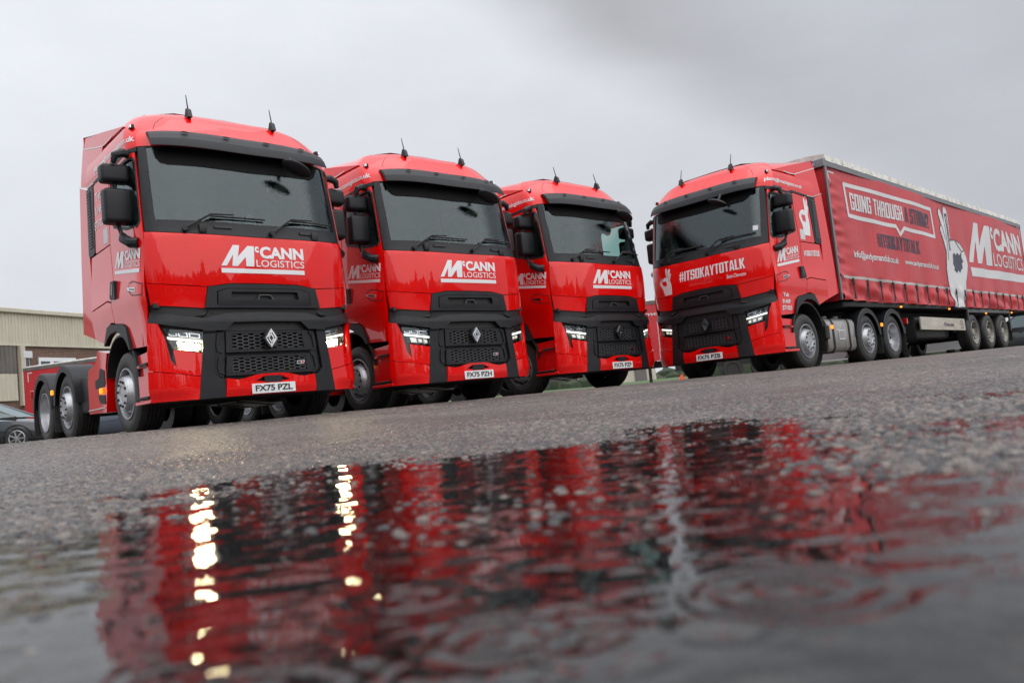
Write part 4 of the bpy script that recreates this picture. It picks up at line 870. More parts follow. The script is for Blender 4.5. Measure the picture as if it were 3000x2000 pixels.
tf = MB().box((0, YF - .03, 3.865), (2.57, .08, .16), .01).box((1.265, YF - .01, 2.5), (.05, .06, 2.6), .01).box((-1.265, YF - .01, 2.5), (.05, .06, 2.6), .01).obj('front_frame', 'rail_grey', TR)
em = MB().lathe([(0, -.078), (.055, -.078), (.055, -.070)], 24, (1.06, YF, 3.865), 'y').obj('round_emblem', 'print_blue', TR)
MB().lathe([(.018, -.0795), (.03, -.0795)], 16, (1.04, YF, 3.865), 'y').lathe([(.018, -.0795), (.03, -.0795)], 16, (1.08, YF, 3.865), 'y').obj('emblem_rings', 'grey_white', em)
MB().add([T3(-1.27, YR, 1.1), T3(1.27, YR, 1.1), T3(1.27, YR, 3.9), T3(-1.27, YR, 3.9)], [(3, 2, 1, 0)]).obj('rear_doors', 'rail_grey', TR)
fr = MB()
for k in (-1, 1): fr.box(T3(k * .5, 9.8, .98), (.14, 13.0, .34), .01)
fr.box(T3(0, 9.7, 1.19), (2.48, 13.6, .10), .01)
for y in np.arange(5.5, 16.3, 1.2): fr.box(T3(0, y, .98), (1.1, .08, .22))
for y in (10.6, 11.92, 13.24): fr.box((0, y, .46), (1.75, .15, .17), .03)
fr.box((0, 12.0, .62), (1.4, 3.2, .3), .05).box((.7, 9.2, .62), (.5, .8, .45), .05).box((-.7, 9.2, .62), (.5, .8, .45), .05)
fr.obj('chassis_frame', 'chassis', TR)
for k in (-1, 1): MB().box((k * .85, 6.55, .72), (.12, .14, .8), .01).box((k * .85, 6.55, .32), (.26, .30, .04), .01).obj('landing_leg', 'chassis', TR)
MB().box((0, 7.9, .66), (2.2, 1.9, .50), .05, 2).obj('pallet_box', 'dark_trim', TR)
sk = grid_mesh('side_guard', [[(6.90, .605), (9.98, .555), (9.98, .842), (6.90, .893)]], side(1), 'skirt_metal', TR, d=-.045, th=.03, ds=.4, dz=.2)
sk['label'] = 'bare metal side guard with printed maker name'
for o_ in [sk]:
    for a in o_.data.vertices: a.co.z -= tz(a.co.y)
skm = lambda u, v, d: np.stack([1.275 + d + 0 * u, u, v], -1)
decal('guard_lettering', textmesh('KRONE', .03), [(8.60, .665), (9.12, .657), (9.12, .725), (8.60, .735)], 'print_slate', sk, fn=skm, d=-.041, ds=0)
fl, tr = strokes([[(8.44, .745), (8.44, .70), (8.50, .668), (8.56, .70), (8.56, .745), (8.53, .745), (8.50, .70), (8.50, .745), (8.44, .745)]], .014); tri_mesh('guard_crown', fl, tr, skm, 'print_slate', sk, d=-.041, ds=0, dz=0)
fl, tr = strokes([[(9.66, .80), (9.80, .80), (9.80, .73), (9.73, .70), (9.66, .73), (9.66, .80)], [(9.66, .65), (9.66, .61), (9.80, .61), (9.80, .66)], [(9.73, .70), (9.73, .66)]], .018); tri_mesh('guard_mark', fl, tr, skm, 'print_slate', sk, d=-.041, ds=0, dz=0)
MB().box((1.225, 12.17, 1.045), (.05, 3.75, .085), .008).box((1.225, 10.31, .82), (.05, .05, .45), .005).box((1.225, 14.03, .78), (.05, .05, .55), .005).obj('wheel_frame', 'grey_frame', TR)
for y, z in ((5.75, 1.10), (8.85, 1.08), (11.75, .99), (14.2, 1.02)): MB().box((1.262, y, z), (.03, .06, .035), .006).obj('side_marker', 'amber_small', TR)
for k in (-1, 1):
    for y in (10.62, 11.93, 13.24): wheel(TR, k * 1.25, y, .490, .475, 'trailer', k)
for y in (14.1,): MB().box((1.05, y, .50), (.36, .02, .55)).obj('mud_flap', 'rubber', TR)
MB().box((0, 16.1, .55), (2.4, .08, .14)).obj('rear_underrun', 'rail_grey', TR)

# ------------------------------------------------------------------ ground, puddle
def crest(az):
    return np.interp(np.degrees(az), [-180, -90, -60, -32.5, -20, 0, 15, 32.5, 60, 90, 180], [3, 5, 7, 8.6, 9.5, 11.6, 14, 18.5, 16, 8, 3])
def hash2(i, j, k=0):
    h = (i * 374761393 + j * 668265263 + k * 2147483647 % 1013904223).astype(np.int64); h = (h ^ (h >> 13)) * 1274126177; h = h ^ (h >> 16)
    return (h & 0xffffff) / float(0xffffff)
def vnoise(x, y, k=0):
    i, j = np.floor(x).astype(np.int64), np.floor(y).astype(np.int64); u, v = x - i, y - j; u = u * u * (3 - 2 * u); v = v * v * (3 - 2 * v)
    a, b, c, d = hash2(i, j, k), hash2(i + 1, j, k), hash2(i, j + 1, k), hash2(i + 1, j + 1, k)
    return (a * (1 - u) + b * u) * (1 - v) + (c * (1 - u) + d * u) * v
def stones(x, y, cell, k, ids=False):
    gx, gy = x / cell, y / cell; i0, j0 = np.floor(gx).astype(np.int64), np.floor(gy).astype(np.int64); best = np.zeros_like(x); bid = np.zeros_like(x)
    for di in (-1, 0, 1):
        for dj in (-1, 0, 1):
            i, j = i0 + di, j0 + dj; px, py = i + .15 + .7 * hash2(i, j, k), j + .15 + .7 * hash2(i, j, k + 1)
            r = .38 + .32 * hash2(i, j, k + 2); an = hash2(i, j, k + 3) * PI; c, s = np.cos(an), np.sin(an); dx, dy = gx - px, gy - py
            u = (dx * c + dy * s); w = (-dx * s + dy * c) * (1.1 + .5 * hash2(i, j, k + 4)); q = 1 - (u * u + w * w) / (r * r)
            hv = np.where(q > 0, np.sqrt(np.clip(q, 0, 1)) * (.35 + .65 * hash2(i, j, k + 5)) * r, 0)
            bid = np.where(hv > best, hash2(i, j, k + 6), bid); best = np.maximum(best, hv)
    return (best * cell, bid) if ids else best * cell
WATER_Z = -.2009
def ground_z(x, y, detail=True):
    r = np.hypot(x, y); az = np.arctan2(x, y); rc = crest(az); u = r / rc
    flat = 1.0; u0 = flat / rc
    lo = -.209; base = lo + (0 - lo) * np.clip((u - u0) / (1 - u0), 0, 1) ** 1.62
    ad = np.degrees(az); q = np.clip((ad - 13) / 12, 0, 1) * np.clip((r - .42) / .5, 0, 1) * 1.0 + .55 * np.clip((-ad - 25) / 6, 0, 1) * np.clip((r - .7) / .5, 0, 1); base = base + .0052 * q * np.clip(2 - r / 2, 0, 1)
    base = np.where(r > 26, -.004 * (r - 26), base); base = np.maximum(base, -1.5)
    f = np.clip(1 - r / 5, 0, 1) if detail else 0
    base = base + (vnoise(x * 2.3 + 7, y * 2.3, 5) - .55) * .0085 + (vnoise(x * 4.7 + 1, y * 4.7 + 3, 6) - .5) * .004 * np.clip(1.4 - r / 3, 0, 1) + (vnoise(x * 8, y * 8, 9) - .5) * .004 * np.clip(1.4 - r / 3, 0, 1)
    if detail:
        s = stones(x, y, .0175, 20); s2 = stones(x + 3, y, .0095, 40); s3 = stones(x, y + 5, .026, 60) * (vnoise(x * 9, y * 9, 2) > .62)
        base = base + np.maximum(np.maximum(s * .80, s2 * .85), s3 * .42) * np.clip(1.25 - r / 12, 0, 1) * (np.abs(az) < .655) * (r > .2)
    return base
def polar(name, rs, azs, zf, m, **k):
    Rr, Aa = np.meshgrid(rs, azs, indexing='ij'); X, Y = Rr * np.sin(Aa), Rr * np.cos(Aa); Z = zf(X, Y); nr, na = Rr.shape
    co_ = np.stack([X, Y, Z], -1).reshape(-1, 3).astype(np.float32)
    i, j = np.meshgrid(np.arange(nr - 1), np.arange(na - 1), indexing='ij'); a = (i * na + j).ravel(); q = np.stack([a, a + na, a + na + 1, a + 1], -1)[:, ::-1].astype(np.int32)
    me = bpy.data.meshes.new(name); me.vertices.add(len(co_)); me.vertices.foreach_set('co', co_.ravel()); me.loops.add(q.size); me.loops.foreach_set('vertex_index', q.ravel())
    me.polygons.add(len(q)); me.polygons.foreach_set('loop_start', np.arange(0, q.size, 4, dtype=np.int32)); me.update(calc_edges=True)
    me.polygons.foreach_set('use_smooth', [True] * len(me.polygons)); me.update()
    return link(name, me, m)
def asphalt(t, b):
    c = N(t, 'ShaderNodeTexCoord')
    def vor(sc):
        v = N(t, 'ShaderNodeTexVoronoi'); v.inputs['Scale'].default_value = sc; t.links.new(c.outputs['Object'], v.inputs['Vector']); return v
    v1, v2 = vor(62), vor(150)
    col = ramp(t, v1.outputs['Color'], [(0.0, (.008, .009, .010)), (.28, (.065, .066, .068)), (.45, (.20, .175, .155)), (.62, (.11, .112, .115)), (.8, (.32, .28, .24)), (1.0, (.045, .046, .048))])
    n = noise(t, 0.55, 5, 0.6); n2 = noise(t, 700, 2)
    ln_ = N(t, 'ShaderNodeVectorMath', operation='LENGTH'); t.links.new(c.outputs['Object'], ln_.inputs[0]); dr_ = N(t, 'ShaderNodeMapRange'); t.links.new(ln_.outputs['Value'], dr_.inputs[0]); dr_.inputs[1].default_value = 3.6; dr_.inputs[2].default_value = 8.0; dr_.inputs[4].default_value = .34; dry = dr_.outputs[0]
    at_ = N(t, 'ShaderNodeAttribute'); at_.attribute_name = 'stone_colour'
    cm = N(t, 'ShaderNodeMix', data_type='RGBA'); t.links.new(mth(t, 'SUBTRACT', 1.0, mth(t, 'MULTIPLY', at_.outputs['Alpha'], .75)), cm.inputs[0]); t.links.new(at_.outputs['Color'], cm.inputs[6]); t.links.new(col, cm.inputs[7]); col = cm.outputs[2]
    mxx = N(t, 'ShaderNodeMix', data_type='RGBA', blend_type='MULTIPLY'); mxx.inputs[0].default_value = 1; t.links.new(col, mxx.inputs[6])
    t.links.new(ramp(t, n, [(0.28, (.42, .42, .44)), (.72, (1.15, 1.08, 1.01))]), mxx.inputs[7]); t.links.new(mxx.outputs[2], b.inputs['Base Color'])
    t.links.new(mth(t, 'ADD', ramp(t, n, [(0.3, (.07,) * 3), (.7, (.24,) * 3)]), mth(t, 'ADD', mth(t, 'MULTIPLY', v2.outputs['Distance'], .25), dry)), b.inputs['Roughness'])
    h = mth(t, 'ADD', mth(t, 'MULTIPLY', v1.outputs['Distance'], -1.0), mth(t, 'MULTIPLY', v2.outputs['Distance'], -.5)); h = mth(t, 'ADD', h, mth(t, 'MULTIPLY', n2, .15))
    bump(t, b, h, 1.0, .010)
mat('asphalt', (.08, .08, .08), .3, spec=.7, build=asphalt)
fine = np.radians(37.5); azs = np.concatenate([np.radians(np.linspace(-180, -40, 30)), np.linspace(-fine, fine, 720), np.radians(np.linspace(40, 180, 30))])
rs = np.concatenate([[0.02, .1, .18], .24 * 1.0042 ** np.arange(0, 830), .24 * 1.0042 ** 830 * 1.03 ** np.arange(1, 70), [80, 120, 200, 400, 900, 2500]])
g = polar('ground', rs, azs, ground_z, 'asphalt'); tag(g, kind='structure')
_co = np.empty(len(g.data.vertices) * 3, np.float32); g.data.vertices.foreach_get('co', _co); _co = _co.reshape(-1, 3); _X, _Y = _co[:, 0].astype(float), _co[:, 1].astype(float)
sA, iA = stones(_X, _Y, .0175, 20, True); sB, iB = stones(_X + 3, _Y, .0095, 40, True); hh_ = np.maximum(sA * .80, sB * .85); idv = np.where(sA * .80 >= sB * .85, iA, iB)
pal = np.array([(.025, .027, .032), (.30, .25, .21), (.06, .064, .075), (.14, .115, .10), (.34, .31, .27), (.035, .037, .042), (.20, .165, .15), (.08, .085, .09)]); pc = pal[(idv * 7.999).astype(int)]
kk_ = np.clip(hh_ / .0026, 0, 1)[:, None]; cc_ = np.array([.014, .014, .015]) * (1 - kk_) + pc * kk_
ca = g.data.color_attributes.new('stone_colour', 'FLOAT_COLOR', 'POINT'); ca.data.foreach_set('color', np.concatenate([cc_, (np.clip(1.6 - np.hypot(_X, _Y) / 9, .0, 1) * (np.abs(np.arctan2(_X, _Y)) < .65))[:, None]], 1).astype(np.float32).ravel())
# the puddle: a thin sheet of water with rings where drops have just fallen
def water_z(x, y):
    r = np.hypot(x, y); z = np.full_like(x, WATER_Z)
    R2 = np.random.default_rng(5)
    drops = [(.133, .432, .022, .00095), (.133, .432, .046, .0008), (-.02, .40, .030, .0006), (-.075, .50, .022, .0005)]
    for _ in range(150):
        rr = .35 + 2.6 * R2.random() ** 1.3; a = math.radians(R2.uniform(-36, 36)); drops.append((rr * math.sin(a), rr * math.cos(a), R2.uniform(.008, .06), R2.uniform(.00008, .00028)))
    for (cx, cy, R, A) in drops:
        m = (np.abs(x - cx) < R + .06) & (np.abs(y - cy) < R + .06); q = np.hypot(x[m] - cx, y[m] - cy)
        z[m] += A * np.exp(-((q - R) / .012) ** 2) * np.cos((q - R) * 2 * PI / .021) 
    calm = .72 + .28 * np.clip((r - .45) / .5, 0, 1); z += ((vnoise(x * 20 + 3, y * 34, 3) - .5) * .0015 + (vnoise(x * 50, y * 76 + 9, 4) - .5) * .00045) * calm + (vnoise(x * 9, y * 13 + 4, 7) - .5) * .0012
    return z
def watermat():
    m = bpy.data.materials.new('water'); m.use_nodes = True; t = m.node_tree; t.nodes.clear(); o = N(t, 'ShaderNodeOutputMaterial')
    tr = N(t, 'ShaderNodeBsdfTransparent'); tr.inputs[0].default_value = (.46, .47, .47, 1); gl = N(t, 'ShaderNodeBsdfGlossy'); gl.inputs['Roughness'].default_value = .015
    fr = N(t, 'ShaderNodeFresnel'); fr.inputs[0].default_value = 1.6
    n = noise(t, 60, 3, .5, sc3=(1, 1.5, 1)); bp = N(t, 'ShaderNodeBump'); bp.inputs['Strength'].default_value = .12; bp.inputs['Distance'].default_value = .0010; t.links.new(n, bp.inputs['Height'])
    t.links.new(bp.outputs[0], gl.inputs['Normal']); t.links.new(bp.outputs[0], fr.inputs['Normal'])
    ms_ = N(t, 'ShaderNodeMixShader'); t.links.new(fr.outputs[0], ms_.inputs[0]); t.links.new(tr.outputs[0], ms_.inputs[1]); t.links.new(gl.outputs[0], ms_.inputs[2]); t.links.new(ms_.outputs[0], o.inputs[0]); MAT['water'] = m
watermat()
wr = .22 * 1.0042 ** np.arange(0, 640); pud = polar('puddle', wr, np.linspace(-math.radians(44), math.radians(44), 420), water_z, 'water'); tag(pud, kind='structure')

# ------------------------------------------------------------------ background
def AZ(azd, r): a = math.radians(azd); return (r * math.sin(a), r * math.cos(a))
def ribs(t, b):
    n = noise(t, .8, 6, .6); n2 = noise(t, 3, 6, .65, sc3=(1, 1, .12)); m = mth(t, 'MULTIPLY', mth(t, 'ADD', n, n2), .5)
    t.links.new(ramp(t, m, [(.3, (.45, .42, .33)), (.7, (.60, .57, .47))]), b.inputs['Base Color'])
mat('cream_cladding', (.5, .48, .38), .5, build=ribs)
def agedg(t, b):
    n = noise(t, 1.6, 6, .65, sc3=(1, 1, .3)); t.links.new(ramp(t, n, [(.3, (.085, .08, .075)), (.7, (.17, .155, .14))]), b.inputs['Base Color'])
mat('weathered_grey', (.12, .11, .1), .6, build=agedg)
def mossr(t, b):
    n = noise(t, .5, 7, .65); t.links.new(ramp(t, n, [(.3, (.14, .155, .10)), (.7, (.27, .28, .20))]), b.inputs['Base Color'])
mat('mossy_roof', (.2, .2, .15), .8, build=mossr)
def brick(t, b):
    c = N(t, 'ShaderNodeTexCoord'); s_ = N(t, 'ShaderNodeSeparateXYZ'); t.links.new(c.outputs['Object'], s_.inputs[0]); cb_ = N(t, 'ShaderNodeCombineXYZ'); t.links.new(s_.outputs[0], cb_.inputs[0]); t.links.new(s_.outputs[2], cb_.inputs[1])
    k = N(t, 'ShaderNodeTexBrick'); t.links.new(cb_.outputs[0], k.inputs['Vector']); k.inputs['Scale'].default_value = 1; k.inputs['Brick Width'].default_value = .225; k.inputs['Row Height'].default_value = .1; k.inputs['Mortar Size'].default_value = .012
    k.inputs['Color1'].default_value = (.10, .045, .03, 1); k.inputs['Color2'].default_value = (.16, .075, .045, 1); k.inputs['Mortar'].default_value = (.22, .19, .16, 1); t.links.new(k.outputs['Color'], b.inputs['Base Color'])
mat('brown_brick', (.13, .06, .04), .8, build=brick)
mat('upvc', (.75, .77, .79), .3); mat('dark_pane', (.05, .07, .08), .08, coat=1); mat('grass', (.075, .15, .035), .9, build=lambda t, b: t.links.new(ramp(t, noise(t, 6, 5), [(.3, (.05, .085, .03)), (.7, (.10, .15, .055))]), b.inputs['Base Color']))
# warehouse on the left, local x along the wall, +y away
a0, a1 = AZ(-32.45, 54), AZ(-28.0, 57.5); ang = math.atan2(a1[1] - a0[1], a1[0] - a0[0])
WH = empty('warehouse', (a0[0], a0[1], 0), ang); tag(WH, 'cream ribbed metal warehouse with brown brick lower wall at the far left', 'warehouse')
xa, xb = -14.0, 26.0
def ribbed(x0, x1, z0, z1, y, pitch, dep):
    n = int((x1 - x0) / pitch); P = []
    for i in range(n):
        x = x0 + i * pitch; P += [(x, y), (x + pitch * .30, y), (x + pitch * .42, y - dep), (x + pitch * .82, y - dep), (x + pitch * .94, y)]
    V = [(a, b, z0) for a, b in P] + [(a, b, z1) for a, b in P]; k = len(P); return MB().add(V, [(i, i + 1, k + i + 1, k + i) for i in range(k - 1)])
ribbed(xa, xb, 6.12, 7.95, 0, .20, .045).obj('wall_cladding', 'cream_cladding', WH)
MB().box(((xa + xb) / 2, -.02, 6.08), (xb - xa, .16, .10)).box(((xa + xb) / 2, -.10, 8.08), (xb - xa, .30, .26), .03).obj('gutter_and_trim', 'cream_cladding', WH)
MB().add([(xa, -.2, 8.20), (xb, -.2, 8.20), (xb, 9, 9.6), (xa, 9, 9.6), (xb, 18, 8.2), (xa, 18, 8.2)], [(0, 1, 2, 3), (3, 2, 4, 5)]).obj('roof', 'mossy_roof', WH)
MB().add([(xa, .05, -.5), (xb, .05, -.5), (xb, .05, 8.1), (xa, .05, 8.1), (xa, 18, -.5), (xa, 18, 8.1), (xb, 18, -.5), (xb, 18, 8.1)], [(0, 1, 2, 3), (4, 0, 3, 5), (1, 6, 7, 2)]).obj('wall', 'brown_brick', WH)
dx = lambda azd: (lambda q: (q))( ( ( (math.tan(math.radians(azd)) * a0[1] - a0[0]) ) / (math.cos(ang) - math.tan(math.radians(azd)) * math.sin(ang)) ) )
xp0, xp1 = dx(-31.66), dx(-31.42)
ribbed(xa, xp0, 4.42, 6.02, -.03, .26, .05).obj('grey_roller_panel', 'weathered_grey', WH)
ribbed(xa, xp0, 2.85, 4.40, -.04, .26, .05).obj('low_cladding', 'cream_cladding', WH)
MB().box(((xp0 + xp1) / 2, -.12, 4.3), (xp1 - xp0, .3, 3.5)).obj('post', 'cream_cladding', WH)
wx0, wx1 = dx(-30.6), dx(-28.6)
wf = MB().box(((wx0 + wx1) / 2, -.02, 4.75), (wx1 - wx0, .10, 1.25)).obj('window', 'upvc', WH)
for i in range(3):
    w_ = (wx1 - wx0) / 3; MB().box((wx0 + w_ * (i + .5), -.075, 4.72), (w_ * .72, .02, .85)).obj('pane', 'dark_pane', wf)
MB().box((dx(-31.28), -.15, 5.5), (.55, .3, .42), .03).tube([(dx(-31.2), -.12, 5.3), (dx(-31.2), -.12, 2.9)], .07, 8).obj('wall_lamp_and_pipe', 'grey_white', WH)
MB().box((dx(-31.33), -.12, 4.7), (.35, .16, 1.2), .02).obj('meter_cabinet', 'dark_pane', WH)

def far_trailer(name, p0, p1, label, H=4.05):
    """parked curtain trailer, its long side running from p0 to p1"""
    an = math.atan2(p1[1] - p0[1], p1[0] - p0[0]); Ln = math.hypot(p1[0] - p0[0], p1[1] - p0[1]); R = empty(name, (p0[0], p0[1], 0), an); tag(R, label, 'trailer')
    MB().add([(0, 0, 1.15), (Ln, 0, 1.15), (Ln, 0, H - .22), (0, 0, H - .22), (0, 2.5, 1.15), (0, 2.5, H - .22), (Ln, 2.5, 1.15), (Ln, 2.5, H - .22)], [(0, 1, 2, 3), (4, 0, 3, 5), (1, 6, 7, 2)]).obj('curtain', 'curtain_red', R)
    MB().box((Ln / 2, 1.25, H - .14), (Ln, 2.54, .16)).obj('top_rail', 'weathered_grey', R); MB().box((Ln / 2, 1.25, H - .03), (Ln, 2.4, .10), .03).obj('roof_cover', 'roof_canvas', R)
    decal('side_lettering', textmesh('www.mccannlogistics.co.uk', .02), [(.8, 3.25), (6.5, 3.25), (6.5, 3.47), (.8, 3.47)], 'grey_white', R, fn=lambda u, v, d: np.stack([u, -d, v], -1), d=.01, ds=0)
    fl, tr = strokes([[(.55, 3.72), (.3, 3.72), (.3, 3.3)]], .05); tri_mesh('corner_mark', fl, tr, lambda u, v, d: np.stack([u, -d, v], -1), 'grey_white', R, d=.01, ds=0, dz=0)
    MB().box((Ln / 2, 1.25, 1.0), (Ln, 1.2, .3)).box((Ln / 2, .06, .75), (Ln * .4, .05, .35)).obj('chassis_frame', 'chassis', R)
    for x in (Ln - 2.2, Ln - 3.5, Ln - 4.8):
        MB().lathe([(0, .02), (.28, .02), (.30, -.02), (.45, -.02), (.48, .03), (.48, .28)], 24, (x, 0, .40), 'y').obj('wheel', 'rubber', R)
    MB().box((2.0, .5, .55), (.15, .15, 1.1)).obj('landing_leg', 'chassis', R)
    return R
far_trailer('parked_trailer', AZ(-31.42, 46.5), AZ(-14.0, 36.0), 'parked red trailer with grey top edge behind the wheels of the leftmost lorry')
far_trailer('parked_trailer', AZ(6.5, 38.5), AZ(22.0, 39.5), 'parked red trailer seen in the gap between the third and fourth lorries')

# cars ----------------------------------------------------------------
def carpaint(nm, c): mat(nm, c, .25, .35, coat=1)
carpaint('car_grey', (.032, .037, .044)); carpaint('car_white', (.68, .69, .70)); carpaint('car_dark', (.035, .045, .05)); carpaint('car_blue', (.08, .10, .14))
def car(loc, rz, paintm, label, L=4.6, H=1.45, Wd=1.8, wagon=False, plate=None, plate_txt=None, scale=1.0):
    """x is forward; local origin under the centre"""
    R = empty('parked_car', loc, rz); tag(R, label, 'car'); h = L / 2
    xs = [-h, -h + .06, -h + .35, -h + .9, -.9, 0, .9, h - 1.0, h - .45, h - .08, h]
    top = [.78, .92, 1.0 if not wagon else 1.02, 1.0, .98, .96, .94, .90, .80, .66, .50]; w = [.80, .88, .95, .99, 1, 1, 1, .99, .95, .86, .74]
    sec = [(0, .20), (.86, .20), (.96, .30), (1.0, .50), (.985, .72), (.94, .93), (.80, 1.0), (0, 1.02)]
    V = []; n = len(sec)
    for x, t, ww in zip(xs, top, w):
        for a, b in sec: V.append((x, a * ww * Wd / 2, (b - .2) / .8 * (t - .2) + .2))
    Fs = [(i * n + j, i * n + j + 1, (i + 1) * n + j + 1, (i + 1) * n + j) for i in range(len(xs) - 1) for j in range(n - 1)]
    V2 = [(a, -b, c) for a, b, c in V]; m = MB().add(V, Fs).add(V2, [f[::-1] for f in Fs]); m.add(V[:n] + V2[:n], [tuple(range(n)) + tuple(range(2 * n - 1, n - 1, -1))]); m.add(V[-n:] + V2[-n:], [tuple(range(n - 1, -1, -1)) + tuple(range(n, 2 * n))])
    m.obj('body', paintm, R, angle=40)
    cx = [(-h + (.35 if wagon else .75), .98), (-h + (.75 if wagon else 1.25), H - .05), (-.3, H), (.35, H - .03), (1.35, .95)]; rw = [.78, .66, .64, .64, .76]
    ro = MB(); VV = [(x, s * r * Wd / 2, z) for (x, z), r in zip(cx, rw) for s in (-1, 1)]; base = [(x, s * .80 * Wd / 2, .96) for (x, z) in cx for s in (-1, 1)]
    ro.add([(x, s * r * Wd / 2, z) for (x, z), r in zip(cx[1:4], rw[1:4]) for s in (-1, 0, 1)], [(i * 3 + j, (i + 1) * 3 + j, (i + 1) * 3 + j + 1, i * 3 + j + 1) for i in range(2) for j in range(2)])
    for s in (-1, 1):
        for (x, z), r, w_ in zip(cx, rw, (.05,) * 5): pass
        ro.tube([(cx[0][0], s * .78 * Wd / 2, .96), (cx[1][0], s * .66 * Wd / 2, cx[1][1] - .01), (cx[2][0], s * .64 * Wd / 2, H - .01), (cx[3][0], s * .64 * Wd / 2, cx[3][1] - .01), (cx[4][0], s * .76 * Wd / 2, .95)], .035, 6)
        ro.tube([(-.25, s * .66 * Wd / 2, H - .02), (-.2, s * .83 * Wd / 2, .96)], .04, 6)
    ro.obj('roof', paintm, R, angle=40)
    gl = MB(); k = len(VV); gl.add(VV + base, [(0, 2, 3, 1), (6, 8, 9, 7)] + [(2 * i, 2 * i + 2, k + 2 * i + 2, k + 2 * i) for i in range(4)] + [(2 * i + 1, k + 2 * i + 1, k + 2 * i + 3, 2 * i + 3) for i in range(4)]); gl.obj('windows', 'car_glass', R, angle=20)
    MB().box((-.2, 0, .80), (2.2, Wd * .8, .3), .05).obj('cabin', 'dark_trim', R)
    for sx in (h - .85, -h + .85):
        for s in (-1, 1):
            y = s * (Wd / 2 - .02); a = MB().lathe([(.0, -s * .03), (.22, -s * .02), (.24, 0), (.31, s * .004), (.33, -s * .03), (.33, -s * .2)], 28, (sx, y, .32), 'y'); wo = a.obj('wheel', 'rubber', R)
            sp_ = MB()
            for i in range(7):
                an = 2 * PI * i / 7; sp_.tube([(sx, y + s * .008, .32), (sx + .215 * math.cos(an), y + s * .008, .32 + .215 * math.sin(an))], [.03, .018], 4)
            sp_.lathe([(.205, s * .004), (.225, s * .012), (.235, s * .004)], 24, (sx, y, .32), 'y'); sp_.obj('wheel_spokes', 'rim', wo)
            MB().lathe([(.36, s * .012), (.40, s * .006)], 20, (sx, y + s * .012, .33), 'y', arc=(-.1, PI + .1)).lathe([(0.0, -s * .06), (.36, -s * .04)], 20, (sx, y, .33), 'y').obj('wheel_arch', 'dark_trim', R)
    for s in (-1, 1):
        MB().box((.78, s * (Wd / 2 + .09), 1.0), (.14, .22, .13), .04, 2).obj('door_mirror', paintm, R)
        for x in (-.55, .45): MB().box((x - .1, s * (Wd / 2 - .005), .82), (.16, .03, .03), .01).obj('door_handle', paintm, R)
        MB().box((h - .22, s * (Wd / 2 - .22), .66), (.26, .30, .11), .03, 2).obj('headlight', 'lamp_cell', R); MB().box((-h + .07, s * (Wd / 2 - .20), .84), (.10, .34, .13), .03, 2).obj('tail_lamp', 'red_lens', R)
    if plate:
        po = MB().box((-h - .02, 0, .74), (.02, .52, .11), .003).obj('number_plate', plate, R)
        if plate_txt: decal('plate_characters', textmesh(plate_txt, .01), [(-.23, .70), (.23, .70), (.23, .78), (-.23, .78)], 'print_black', po, fn=lambda u, v, d: np.stack([-h - .03 - d, -u, v], -1), d=.003, ds=0)
    return R
def at(azd, r): x, y = AZ(azd, r); return (x, y, float(ground_z(np.array([x]), np.array([y]), False)[0]))
car(at(-33.75, 29.0), math.radians(6), 'car_grey', 'dark grey estate car parked at the far left edge')
car(at(-25.4, 27.0), math.radians(172), 'car_blue', 'low blue-grey car glimpsed under the leftmost lorry behind its front wheel')
car(at(21.2, 27.0), math.radians(64), 'car_white', 'white car with yellow rear plate seen beneath the fuel tank of the right-hand lorry', plate='plate_yellow', plate_txt='WG12')
car(at(27.4, 33.0), math.radians(70), 'car_white', 'white car seen under the trailer, left of its wheels', plate='plate_yellow', plate_txt='YD63', H=1.6, wagon=True)
car(at(32.6, 44.0), math.radians(150), 'car_dark', 'dark green car parked at the far right edge behind the trailer', H=1.7, wagon=True)
# low far shed seen under the lorries, grass bank, cone
x0, y0 = AZ(3.0, 75); SH = empty('shed', (x0, y0, 0), math.radians(-4)); tag(SH, 'low cream shed with dark doorways far behind the third lorry', 'shed')
MB().box((6.5, 3, 1.1), (5, 6, 2.4)).obj('wall', 'cream_cladding', SH); MB().box((6.5, 3, 2.36), (5.4, 6.4, .12)).obj('roof', 'weathered_grey', SH)
for x in (5.2, 7.6): MB().box((x, -.03, 1.1), (1.1, .1, 2.2)).obj('door', 'weathered_grey', SH)
gb = polar('grass_verge', np.array([52, 54, 57, 60, 64]), np.radians(np.linspace(-24, 12, 60)), lambda x, y: .42 * np.exp(-((np.hypot(x, y) - 58) / 4) ** 2) + .12 * vnoise(x * .6, y * .6, 1), 'grass'); tag(gb, kind='structure')
mat('cone_orange', (.75, .09, .015), .5); mat('bag_green', (.10, .30, .06), .6)
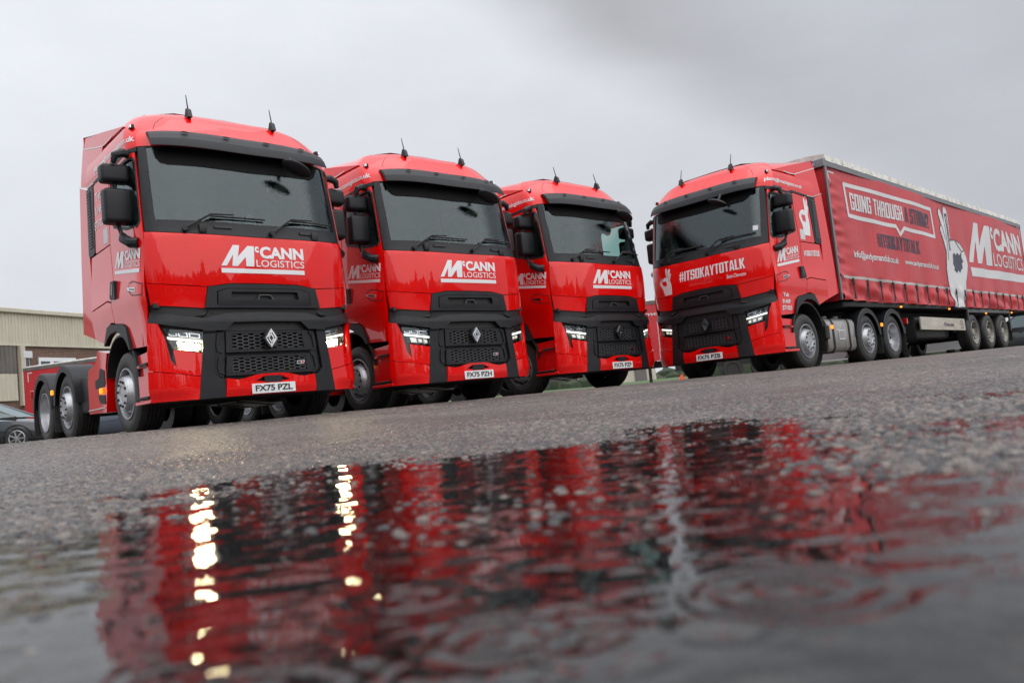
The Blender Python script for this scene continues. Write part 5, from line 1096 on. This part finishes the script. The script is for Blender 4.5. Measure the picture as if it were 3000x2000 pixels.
cx, cy, cz = at(11.6, 24.0); CN = empty('traffic_cone', (cx, cy, cz)); tag(CN, 'small orange traffic cone beside the front wheel of the right-hand lorry, far behind', 'traffic cone')
MB().lathe([(.03, .22), (.10, .04), (.0, .04)], 20, (0, 0, 0), 'z').obj('cone_body', 'cone_orange', CN); MB().box((0, 0, .02), (.38, .38, .04), .01).obj('cone_base', 'cone_orange', CN)

# wood standing behind the camera, mirrored in the paint and glass
TW = MB(); rg = np.random.default_rng(3)
for a in np.arange(88, 285, 2.6):
    r = 46 + rg.uniform(-6, 8); x, y = AZ(a, r); hgt = 6.2 + 3.0 * rg.random() ** 2 + (4.5 if rg.random() < .13 else 0) + 1.5 * math.sin(a * .11); w = rg.uniform(1.6, 3.4)
    prof = [(w * .7, 0), (w, hgt * .3), (w * .85, hgt * .6), (w * .5, hgt * .85), (.02, hgt)]; k0 = len(TW.v)
    TW.lathe(prof, 11, (x, y, -1.2), 'z')
    for i in range(k0, len(TW.v)): vx = TW.v[i]; TW.v[i] = (vx[0] + rg.uniform(-.3, .3), vx[1] + rg.uniform(-.3, .3), vx[2] + rg.uniform(-.3, .3))
mat('wood_foliage', (.035, .05, .025), .9)
tag(TW.obj('wood', 'wood_foliage'), 'dark wood standing behind the photographer, mirrored in the lorries', kind='stuff')

# dark hedge and rough ground closing the yard far behind the lorries
HG = MB(); rg = np.random.default_rng(8)
for a in np.arange(-34, 37, .36):
    r = 88 + rg.uniform(-3, 3); x, y = AZ(a, r); hgt = 3.3 + rg.uniform(-.5, .7) + .4 * math.sin(a * .5); w = rg.uniform(.9, 1.5); k0 = len(HG.v)
    HG.lathe([(w, 0), (w * 1.05, hgt * .5), (w * .8, hgt * .85), (.05, hgt)], 8, (x, y, -1.6), 'z')
    for i in range(k0, len(HG.v)): vx = HG.v[i]; HG.v[i] = (vx[0] + rg.uniform(-.2, .2), vx[1] + rg.uniform(-.2, .2), vx[2] + rg.uniform(-.15, .15))
tag(HG.obj('hedge', 'wood_foliage'), 'dark hedge closing the yard far behind the lorries', kind='stuff')
